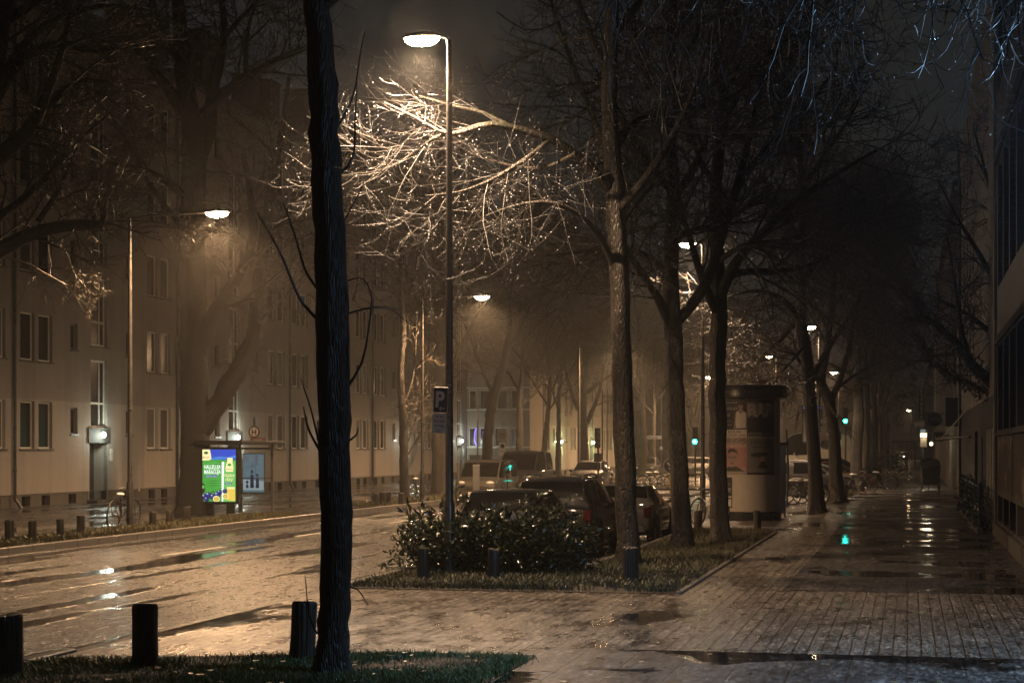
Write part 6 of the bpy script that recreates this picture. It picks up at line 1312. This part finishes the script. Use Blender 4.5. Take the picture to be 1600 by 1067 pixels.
b.tube([(-.06, -.006, .5), (-.01, -.006, .58), (.0, -.006, .36), (.04, -.006, .56), (.07, -.006, .5)], .010, 5); b.tube([(-.07, -.006, .36), (.06, -.006, .44)], .008, 5); b.tube([(-.05, -.006, .32), (-.02, -.006, .12), (.0, -.006, .34)], .010, 5); b.build('graffiti', M['sign_black'], t)
def hang(name, label, cat_, px, z, build, group=None):
    q = wpt(px, z, 0); t = thing(name, label, cat_, (q.x, q.y, 0), 0, group); build(t, 2.0 - q.x); return t
def box_sign(x0, x1, z0, z1, mat, txt=None, tm='bill_pale', th=None, lit=None, wall=True, frame=None):
    def f(t, wx):
        MB().bbox((x0, 0, z0), (x1, .18, z1), .015).build('case', M[mat], t)
        if wall: b = MB(); zz = (z0 + z1) / 2; b.tube([(x1, .09, zz + .05), (wx + .15, .09, zz + .05)], .02, 6); b.tube([(x1, .09, zz - .05), (wx + .15, .09, zz - .05)], .02, 6); b.build('bracket', M['dark_metal'], t)
        if txt: p = MB(); p.text(txt, x0 + .05, z0 + (z1 - z0) * .3, th or (z1 - z0) * .4, -.006, 0, w=(x1 - x0) * .8); p.build('lettering', M[tm], t)
    return f
hang('sign_box', 'large plain dark sign box sticking out from the house front', 'sign', 1487, 70, box_sign(-.24, .24, 2.83, 3.95, 'dark_metal'))
def roundsign(t, wx):
    b = MB(); b.disc((0, 0, 3.3), .32, .16, mi=0); b.disc((0, -.006, 3.3), .29, .005, mi=1); b.build('disc', [M['black_plastic'], M['sign_black']], t); p = MB(); p.text('Brauhaus', -.2, 3.27, .08, -.010, 0, w=.4); p.build('lettering', M['bill_grey'], t); MB().tube([(.3, .08, 3.55), (wx + .1, .08, 3.6)], .02, 6).build('bracket', M['dark_metal'], t)
hang('hanging_sign', 'round dark hanging sign projecting over the pavement', 'sign', 1461, 82.4, roundsign)
hang('sign_box', 'small dark framed sign with script lettering below the round one', 'sign', 1467, 82, box_sign(-.22, .22, 2.3, 2.7, 'dark_metal', 'Linn', 'bill_white', .16))
def fit(t, wx):
    MB().bbox((-.17, 0, 3.75), (.17, .2, 5.65), .02).build('case', M['dark_metal'], t); p = MB()
    for k, c in enumerate('FITNESS'): p.text(c, 0, 5.38 - .262 * k, .19, -.006, 0, w=.14 if c != 'I' else .04, align='C', bold=.02)
    p.build('lettering', M['sign_white'], t); b = MB(); b.tube([(.17, .1, 5.3), (wx + .1, .1, 5.3)], .025, 6); b.tube([(.17, .1, 4.1), (wx + .1, .1, 4.1)], .025, 6); b.build('bracket', M['dark_metal'], t)
hang('vertical_sign', 'tall narrow sign with the word FITNESS stacked in white letters', 'sign', 1440, 110, fit)
hang('sign_box', 'pale low sign box just below the tall vertical sign', 'sign', 1437, 104, box_sign(-.28, .28, 3.25, 3.5, 'sign_white'))
def litsign(t, wx):
    MB().bbox((-.2, 0, 2.0), (.2, .18, 3.05), .015).build('case', M['dark_metal'], t); MB().box((-.18, -.005, 2.6), (.18, -.002, 2.82)).build('lit_panel', M['sign_glow'], t); MB().box((-.18, -.005, 2.86), (.1, -.002, 3.02)).build('top_panel', M['map_pale'], t); p = MB(); p.text('21:00', -.15, 2.655, .12, -.009, 0, w=.3); p.build('lettering', M['paint_red_dull'], t)
    MB().box((-.18, -.005, 2.05), (.18, -.002, 2.55)).build('lower_panel', M['bill_white'], t); MB().tube([(.2, .09, 2.9), (wx + .1, .09, 2.9)], .02, 6).build('bracket', M['dark_metal'], t); lamp_light('sign_light', t, 'POINT', (0, -.25, 2.7), 8, (1.0, .78, .45), .1)
hang('lit_sign', 'small glowing yellow sign box over the far pavement', 'sign', 1443, 100, litsign)
def walllamp(t, wx):
    MB().ell((0, 0, 2.2), (.09, .09, .11)).build('globe', M['sign_glow'], t, smooth=True); MB().tube([(0, 0, 2.3), (0, 0, 2.4), (wx + .1, 0, 2.4)], .018, 6).build('bracket', M['dark_metal'], t); lamp_light('globe_light', t, 'POINT', (-.15, -.15, 2.15), 30, (1.0, .82, .55), .1)
hang('wall_lamp', 'small bright globe lamp on the right houses above the cargo bicycle', 'lamp', 1455, 90, walllamp)
t = thing('awning', 'folded awning arms and dark front bar over the pavement', 'awning', (1.55, 63, 0)); b = MB(); b.tube([(.45, -1, 2.35), (-.55, 6, 2.3)], .04, 8); b.build('front_bar', M['dark_metal'], t)
for y in (0, .8): MB().tube([(-.40, 6 - y, 2.3), (.46, 1.0 - y, 3.35)], .018, 6).build('arm', M['grey_metal'], t)
q = wpt(1416, 156, .06); t = thing('pillar', 'slim dark pillar with a rounded head standing on the far pavement', 'pillar', q); MB().bbox((-.16, -.1, 0), (.14, .1, 1.25), .03).build('column', M['dark_metal'], t); MB().ell((0, 0, 1.5), (.24, .2, .26)).build('head', M['dark_metal'], t, smooth=True)
q = wpt(1418, 210, .06); t = thing('canopy', 'dark canopy on posts across the far pavement', 'canopy', q); b = MB(); b.bbox((-1.8, 0, 2.6), (1.7, 3, 2.85), .03); b.build('roof', M['dark_metal'], t)
for x in (-1.7, -.1, .8, 1.5): MB().bbox((x, .1, 0), (x + .12, .22, 2.6), .02).build('post', M['dark_metal'], t)
MB().box((-1.5, .02, 3.6), (1.5, .06, 3.66)).build('rail', M['dark_metal'], t)
q = wpt(1222, 51.2, 0); t = thing('information_stand', 'narrow metal and glass stand directly right of the advertising column', 'stand', q); MB().bbox((-.10, 0, .1), (.10, .05, 2.05), .01).build('panel', M['grey_metal'], t); b = MB(); b.box((-.1, .01, 0), (-.06, .05, .1)); b.box((.06, .01, 0), (.1, .05, .1)); b.build('feet', M['dark_metal'], t); MB().box((-.16, -.01, 2.05), (.18, .06, 2.13)).build('top_bar', M['dark_metal'], t)
q = wpt(1233, 60, 0); t = thing('leaning_post', 'thin black post leaning by the heap of bicycles', 'post', q); MB().tube([(-.08, 0, 0), (-.03, 0, 1.2), (-.09, 0, 2.6)], .035, 8).build('post', M['dark_metal'], t); MB().lathe((-.08, 0), [(.07, 0), (.05, .06)], 8).build('foot', M['dark_metal'], t)
# ------------------------------------------------------------------ fallen leaves on the paving
a = Acc(); g = np.random.default_rng(12); n = 1500
pts = np.stack([-7.2 + 9.0 * g.random(n), 13 + 30 * g.random(n) ** 1.3, np.full(n, .014)], 1); pts[:, 2] += np.where((pts[:, 1] < 16.4) & (pts[:, 0] < -3.4) | (pts[:, 1] > 24) & (pts[:, 0] < -3.05), .06, 0); d = g.random(n) * 6.283; L = .018 + .03 * g.random(n)
dx = np.stack([np.cos(d) * L, np.sin(d) * L, .004 * g.random(n)], 1); dy = np.stack([-np.sin(d) * L * .6, np.cos(d) * L * .6, .006 * g.random(n)], 1)
a.add(np.stack([pts - dx, pts - dy, pts + dx, pts + dy], 1).reshape(-1, 3), np.arange(n * 4).reshape(-1, 4)); tag(link('fallen_leaves', a.mesh('fallen_leaves', [M['dry_leaf']])), 'scattered wet leaf scraps on the paving and verges', 'leaves', None, 'stuff')

# ------------------------------------------------------------------ mist
b = MB(); b.box((-70, -9, -1.2), (44, 432, 27)); hz = b.build('haze', [], None); hz['kind'] = 'stuff'
m = bpy.data.materials.new('mist'); m.use_nodes = True; nt = m.node_tree
for n_ in list(nt.nodes):
    if n_.type == 'BSDF_PRINCIPLED': nt.nodes.remove(n_)
v = nt.nodes.new('ShaderNodeVolumePrincipled'); v.inputs['Density'].default_value = HAZE; v.inputs['Color'].default_value = (.9, .88, .85, 1); v.inputs['Anisotropy'].default_value = .8
nt.links.new(v.outputs[0], nt.nodes['Material Output'].inputs['Volume']); hz.data.materials.append(m)
